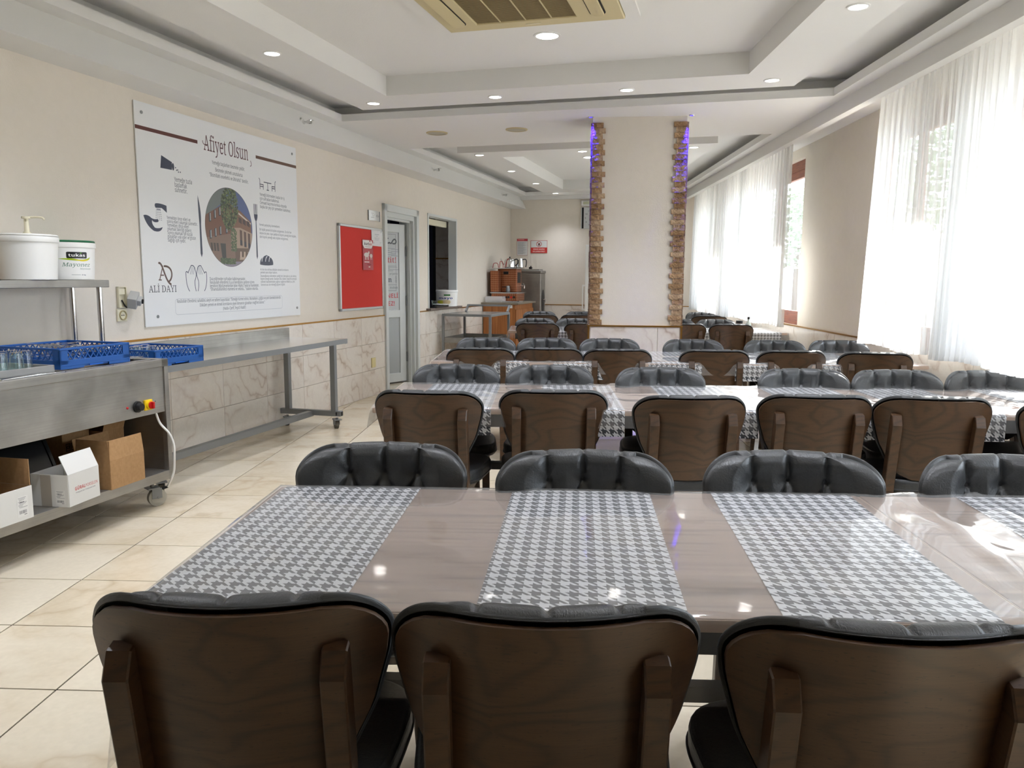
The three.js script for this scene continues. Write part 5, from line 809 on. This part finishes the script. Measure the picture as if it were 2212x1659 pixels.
{ // steel water dispenser
  const d = thing('water_dispenser', 'stainless steel water dispenser beside the wooden cabinet', 'dispenser', LW(5.38, 0.50, 0), ROT_L);
  part('body', box(0.36, 1.48, 0.44, 0, 0.76, 0, 0.015), M.steel, d); part('top', [box(0.38, 0.05, 0.46, 0, 1.525, 0, 0.012), box(0.3, 0.03, 0.36, 0, 1.56, 0, 0.01)], M.steel, d); part('alcove', cyl(0.1, 0.1, 0.01, 0, 0, 0, 28).scale(1, 1, 2.2).rotateX(Math.PI / 2).translate(0, 0.98, 0.222), M.black, d); part('tap', [cyl(0.012, 0.012, 0.06, 0, 0, 0, 10).rotateX(Math.PI / 2).translate(-0.04, 1.02, 0.25), cyl(0.01, 0.01, 0.05, -0.04, 0.99, 0.275, 10)], M.chrome, d); part('foot', box(0.34, 0.03, 0.42, 0, 0.015, 0), M.black, d);
  single('plug_adapter', [box(0.07, 0.04, 0.05, 0, 0.02, 0, 0.005), cyl(0.012, 0.012, 0.02, 0.02, 0.05, 0, 10)], M.black, 'small black adapter on top of the steel dispenser', 'adapter', LW(5.3, 0.5, 1.575), ROT_L);
}
{ // steel service trolley
  const s0 = 1.76, s1 = 2.72, a = 0.10, b = 0.81, t = thing('service_trolley', 'steel service trolley frame under the serving hatch', 'trolley', LW(0, 0), ROT_L), m = (s0 + s1) / 2, z = (a + b) / 2;
  for (const x of [s0, s1]) for (const q of [a, b]) part('leg', box(0.034, 0.8, 0.034, x, 0.48, q, 0.003), M.greyMetal, t);
  part('top_frame', [box(s1 - s0, 0.034, 0.034, m, 0.875, a), box(s1 - s0, 0.034, 0.034, m, 0.875, b), box(0.034, 0.034, b - a, s0, 0.875, z), box(0.034, 0.034, b - a, s1, 0.875, z)], M.greyMetal, t); part('top_sheet', box(s1 - s0, 0.006, b - a, m, 0.888, z), M.steelTop, t);
  part('lower_tray', [box(s1 - s0, 0.006, b - a, m, 0.48, z), box(s1 - s0, 0.07, 0.01, m, 0.515, a), box(s1 - s0, 0.07, 0.01, m, 0.515, b), box(0.01, 0.07, b - a, s0, 0.515, z), box(0.01, 0.07, b - a, s1, 0.515, z)], M.steel, t);
  part('push_handle', [bar([s1, 0.89, a + 0.02], [s1 + 0.12, 0.985, a + 0.02], 0.028), bar([s1, 0.89, b - 0.02], [s1 + 0.12, 0.985, b - 0.02], 0.028), bar([s1 + 0.12, 0.985, a + 0.006], [s1 + 0.12, 0.985, b - 0.006], 0.028)], M.greyMetal, t); for (const x of [s0, s1]) for (const q of [a, b]) caster(t, x, q, 0.3, 0.04, false, M.darkRubber);
}
{ // the kitchen's own ceiling lamp
  const k = thing('kitchen_lamp', 'small ceiling lamp inside the dim kitchen, out of view', 'lamp', LW(1.2, -1.4, 2.9), ROT_L); part('housing', cyl(0.1, 0.1, 0.03, 0, -0.015, 0, 24), M.white, k); part('lens', cyl(0.08, 0.08, 0.006, 0, -0.033, 0, 24), M.lamp, k);
  const l = new THREE.SpotLight(0xdfe8ff, 1.2, 0, 1.3, 1, 2); l.position.set(0, -0.045, 0); l.target.position.set(0, -1, 0); l.castShadow = true; k.add(l, l.target);
}

// ---------------------------------------------------------------- ceiling fittings
function downlight(x, z, h, r, label, group) {
  const d = thing('downlight', label, 'downlight', [x, h, z], 0, group); part('ring', lathe([[r * 0.8, -0.002], [r * 0.84, -0.007], [r, -0.006], [r * 1.03, 0.0]], 32), M.white, d); part('lens', cyl(r * 0.8, r * 0.8, 0.003, 0, -0.003, 0, 32), M.lamp, d);
  const l = new THREE.SpotLight(0xf0f4ff, LAMP * (r > 0.08 ? 1.25 : 1.0), 0, r > 0.08 ? 1.15 : 0.9, 1, 2); l.position.set(0, -0.012, 0); l.target.position.set(0, -1, 0); l.castShadow = true; l.shadow.radius = 2.2; d.add(l, l.target); return d;
}
[[-1.871, -5.599, 'round ceiling downlight above the poster side of the near tray'], [-1.507, -7.161, 'round downlight at the far left corner of the near tray'], [-0.422, -6.928, 'second downlight along the far edge of the near tray'], [0.658, -6.698, 'third downlight along the far edge of the near tray'], [1.736, -6.40, 'downlight at the far right corner of the near tray'], [1.744, -4.743, 'downlight on the right side of the near tray, top of picture'],
  [-2.238, -4.04, 'downlight on the left of the near tray, out of view'], [-2.6, -2.48, 'downlight on the left of the near tray beside the camera'], [-2.97, -0.92, 'downlight on the left of the near tray behind the camera'], [1.752, -3.1, 'downlight on the right of the near tray beside the camera'], [1.76, -1.4, 'downlight on the right of the near tray above the front table'],
  [-0.809, -10.094, 'first downlight on the left of the far tray'], [-0.474, -11.568, 'second downlight on the left of the far tray'], [-0.14, -13.048, 'third downlight on the left of the far tray'], [0.2, -14.517, 'fourth downlight on the left of the far tray'], [0.449, -9.807, 'downlight on the far tray just left of the pillar'], [1.722, -9.522, 'downlight on the far tray just right of the pillar']].forEach(([x, z, l]) => downlight(x, z, HS, 0.062, l, 'recessed ceiling downlights'));
downlight(0.008, -5.795, HC, 0.095, 'large round downlight in front of the air conditioner', 'large ceiling downlights'); [[-0.42, -3.95, 'behind the air conditioner'], [-1.55, -4.2, 'left of the air conditioner'], [1.0, -4.3, 'right of the air conditioner'], [-1.75, -2.4, 'left above the front table'], [0.75, -2.7, 'right above the front table']].forEach(([x, z, w]) => downlight(x, z, HC, 0.095, 'large round ceiling downlight out of view, ' + w, 'large ceiling downlights')); downlight(0.619, -11.366, HC, 0.095, 'large round downlight in the middle of the far tray', 'large ceiling downlights');
for (const [x, z, l] of [[-1.139, -8.589, 'left round ceiling loudspeaker between the trays'], [-0.292, -8.402, 'right round ceiling loudspeaker between the trays']]) { const s = thing('ceiling_speaker', l, 'loudspeaker', [x, HS, z], 0, 'ceiling loudspeakers'); part('bezel', lathe([[0.095, -0.008], [0.1, -0.011], [0.112, -0.008], [0.114, 0]], 36), M.cream, s); part('mesh', cyl(0.096, 0.096, 0.006, 0, -0.004, 0, 36), std({ color: 0xb6b1a0, roughness: 0.8 }), s); }
{ const s = thing('smoke_detector', 'small white smoke detector on the far tray ceiling', 'detector', [0.74, HC, -12.0]); part('base', cyl(0.05, 0.055, 0.02, 0, -0.01, 0, 24), M.white, s); part('head', cyl(0.03, 0.04, 0.025, 0, -0.03, 0, 24), M.ivory, s); }
for (const [x, z, tx, tz, l] of [[0.43, -7.775, 0.45, -7.79, 'blue spotlight at the top left of the pillar'], [1.362, -7.70, 1.335, -7.735, 'blue spotlight at the top right of the pillar']]) {
  const s = thing('blue_spotlight', l, 'spotlight', [x, HS, z], 0, 'blue pillar spotlights'); part('ring', lathe([[0.014, -0.006], [0.024, -0.008], [0.027, 0]], 24), M.chrome, s); part('lens', cyl(0.014, 0.014, 0.004, 0, -0.005, 0, 20), M.blueLamp, s);
  const p = new THREE.SpotLight(0x2a1cff, 14, 0, 0.36, 0.7, 2); p.position.set(0, -0.014, 0); p.target.position.set(tx - x, -1.2, tz - z); p.castShadow = true; p.shadow.radius = 0.5; s.add(p, p.target);
}
{ // cassette air conditioner
  const S = 1.165, c = thing('air_conditioner', 'yellowed square ceiling cassette air conditioner', 'air conditioner', [-0.205, HC - 0.001, -4.898], ROT_B), h = S / 2;
  const frame = poly([[-h, -h], [h, -h], [h, h], [-h, h]], [[[-0.37, -0.476], [0.30, -0.476], [0.30, 0.476], [-0.37, 0.476]]]);
  part('panel', new THREE.ExtrudeGeometry(frame, { depth: 0.022, bevelEnabled: true, bevelThickness: 0.008, bevelSize: 0.006, bevelSegments: 2 }).rotateX(Math.PI / 2).translate(0, -0.004, 0), M.cream, c);
  const gr = part('grille', box(0.665, 0.006, 0.95, -0.035, -0.012, 0), M.grille, c); { const sg = box(0.66, 0.01, 0.006); for (let i = 0; i < 60; i++) part('slat', sg, M.grille, gr).position.set(-0.035, -0.021, -0.468 + i * 0.01586); } for (const i of [-1, 0, 1]) part('grille_rib', box(0.008, 0.006, 0.95, -0.035 + i * 0.17, -0.026, 0), M.cream, gr);
  for (const x of [-0.475, 0.44]) { const lv = new THREE.Group(); lv.name = 'louvre'; lv.position.x = x; lv.rotation.y = Math.PI / 2; c.add(lv); part('slot', new THREE.ExtrudeGeometry(rounded(0.92, 0.1, 0.048), { depth: 0.004, bevelEnabled: false }).rotateX(Math.PI / 2).translate(0, -0.033, 0), M.black, lv); const fl = part('flap', new THREE.ExtrudeGeometry(rounded(0.9, 0.078, 0.037), { depth: 0.006, bevelEnabled: true, bevelThickness: 0.003, bevelSize: 0.003, bevelSegments: 2 }).rotateX(Math.PI / 2), M.cream, lv); fl.position.y = -0.04; fl.rotation.x = x > 0 ? 0.12 : -0.12; }
  part('badge', box(0.1, 0.004, 0.01, 0, -0.036, -0.53), M.ivory, c);
  for (const s of [-1, 1]) part('surround', box(0.09, 0.02, S + 0.06, s * (h + 0.055), -0.01, 0), M.ceiling, c);
}
// ---------------------------------------------------------------- sheer curtains (x offset in front of the right wall)
function curtain(label, z0, z1, folds, amp, k, flare = 0.1, x0 = 2.665, yb = 0.885) {   // z0 near end, z1 far end at the top
  const L = z0 - z1, n = Math.round(folds * 14), top = 2.86;
  const g = sheet(n, 14, (u, v) => {
    const y = lerp(yb + 0.012 * Math.sin(u * 9 + k), top, v), open = 1 - v, ph = 2 * Math.PI * (folds * u + 0.55 * vnoise(u * folds * 0.5, 3, 4096, 70 + k) + 0.25 * open * vnoise(u * 5, 9, 4096, 80 + k));
    const a = amp * (0.45 + 0.75 * vnoise(u * folds * 0.8, 1, 4096, 60 + k)) * (0.65 + 0.35 * open), z = z0 - u * L - flare * open * (u - 0.25) * 1.2 + 0.012 * Math.sin(2 * ph), x = xR(z, x0) + a * Math.sin(ph) + 0.25 * a * Math.sin(2.3 * ph + k) - 0.02 * open;
    return [x, y, z];
  }, (u, v) => [u * L * 1.6, v * 2]);
  const c = thing('curtain', label, 'curtain'); part('cloth', g, M.sheer, c);
  part('hem', sheet(n, 1, (u, v) => { const p = g.attributes.position, i = Math.round(u * n); return [p.getX(i) - 0.002, p.getY(i) + v * 0.03, p.getZ(i)]; }, (u, v) => [u * L, v * 0.03]), M.sheer, c); return c;
}
curtain('sheer white curtain panel at right, its left edge beside the bare wall', -5.37, -6.60, 13, 0.028, 1, 0.12);
curtain('densely gathered sheer curtain at the right edge of the picture', -4.15, -5.40, 15, 0.036, 2, 0.04, 2.64);
curtain('drawn back sheer curtain beside the camera, out of the picture', -3.5, -4.2, 12, 0.04, 3, 0.05, 2.66);
curtain('sheer curtain panel left of the bare window strip', -8.87, -10.85, 17, 0.03, 6, 0.08);
curtain('sheer curtain panel in the middle of the far windows', -10.75, -12.6, 16, 0.034, 7, 0.05, 2.65);
curtain('sheer curtain panel seen just right of the pillar', -12.5, -14.1, 15, 0.034, 8, 0.05, 2.66);
// bottle on the right end of the fourth table
{ const b = thing('sauce_bottle', 'small dark bottle on the right end of the fourth table row', 'bottle', [2.52, TH + 0.006, -9.85]); part('body', lathe([[0, 0], [0.03, 0], [0.032, 0.01], [0.032, 0.09], [0.012, 0.12], [0.012, 0.15], [0, 0.15]], 24), std({ color: 0xb5bdb4, roughness: 0.3 }), b); part('cap', cyl(0.016, 0.016, 0.03, 0, 0.16, 0, 16), M.black, b); part('label', lathe([[0.0325, 0.02], [0.0325, 0.075]], 24), std({ color: 0x4aa08a, roughness: 0.5 }), b); }
{ const b = thing('condiment_jar', 'dark lidded jar beside the bottle on the fourth table row', 'jar', [2.4, TH + 0.006, -9.8]); part('body', lathe([[0, 0], [0.045, 0], [0.047, 0.08], [0.04, 0.1], [0, 0.1]], 24), std({ color: 0x4b3c33, roughness: 0.3 }), b); part('lid', cyl(0.042, 0.042, 0.03, 0, 0.115, 0, 20), M.black, b); }
single('paper_scrap', sheet(4, 4, (u, v) => [(u - 0.5) * 0.09, 0.001 + 0.004 * Math.sin(u * 5 + v * 3), (0.5 - v) * 0.06]), M.paper, 'white scrap of paper on the floor at lower left', 'paper', [-0.83, 0.0, -1.36], 0.4);
// ---------------------------------------------------------------- outside the windows
{
  const g = setting('ground_outside', 'pale paved ground outside the windows', 'ground'); part('paving', slab([[3.2, 16], [3.2, -60], [60, -60], [60, 12]], -0.5, -0.35), M.concrete, g);
  const ev = setting('roof_overhang', 'concrete roof overhang outside above the windows', 'roof'); part('soffit', slab([[3.17, 7], [3.17, -17], [3.86, -17], [3.86, 7]], 3.0, 3.2), M.concrete, ev);
  const trees = [[8.5, -16, 5.5, 'leafy tree outside seen through the bare window strip'], [11, -26, 7, 'tall leafy tree further outside the windows'], [7.5, -24, 4.5, 'small leafy tree outside beyond the far windows']];
  for (const [x, z, h, lab] of trees) {
    const t = thing('garden_tree', lab, 'tree', [x, -0.35, z], 0, 'trees outside'); part('trunk', cyl(0.09, 0.14, h * 0.6, 0, h * 0.3, 0, 10), M.bark, t);
    const lf = []; for (let i = 0; i < 1400; i++) { const a = rr(0, 6.28), b = Math.acos(rr(-1, 1)), r = h * 0.34 * Math.cbrt(rnd()), q = new THREE.PlaneGeometry(0.16, 0.09); q.rotateX(rr(0, 3)).rotateY(rr(0, 6)); q.translate(r * Math.sin(b) * Math.cos(a), h * 0.72 + r * 0.8 * Math.cos(b), r * Math.sin(b) * Math.sin(a)); lf.push(q); } part('crown', lf, M.leaf, t).userData.kind = 'stuff';
  }
}
renderer.render(scene, camera);
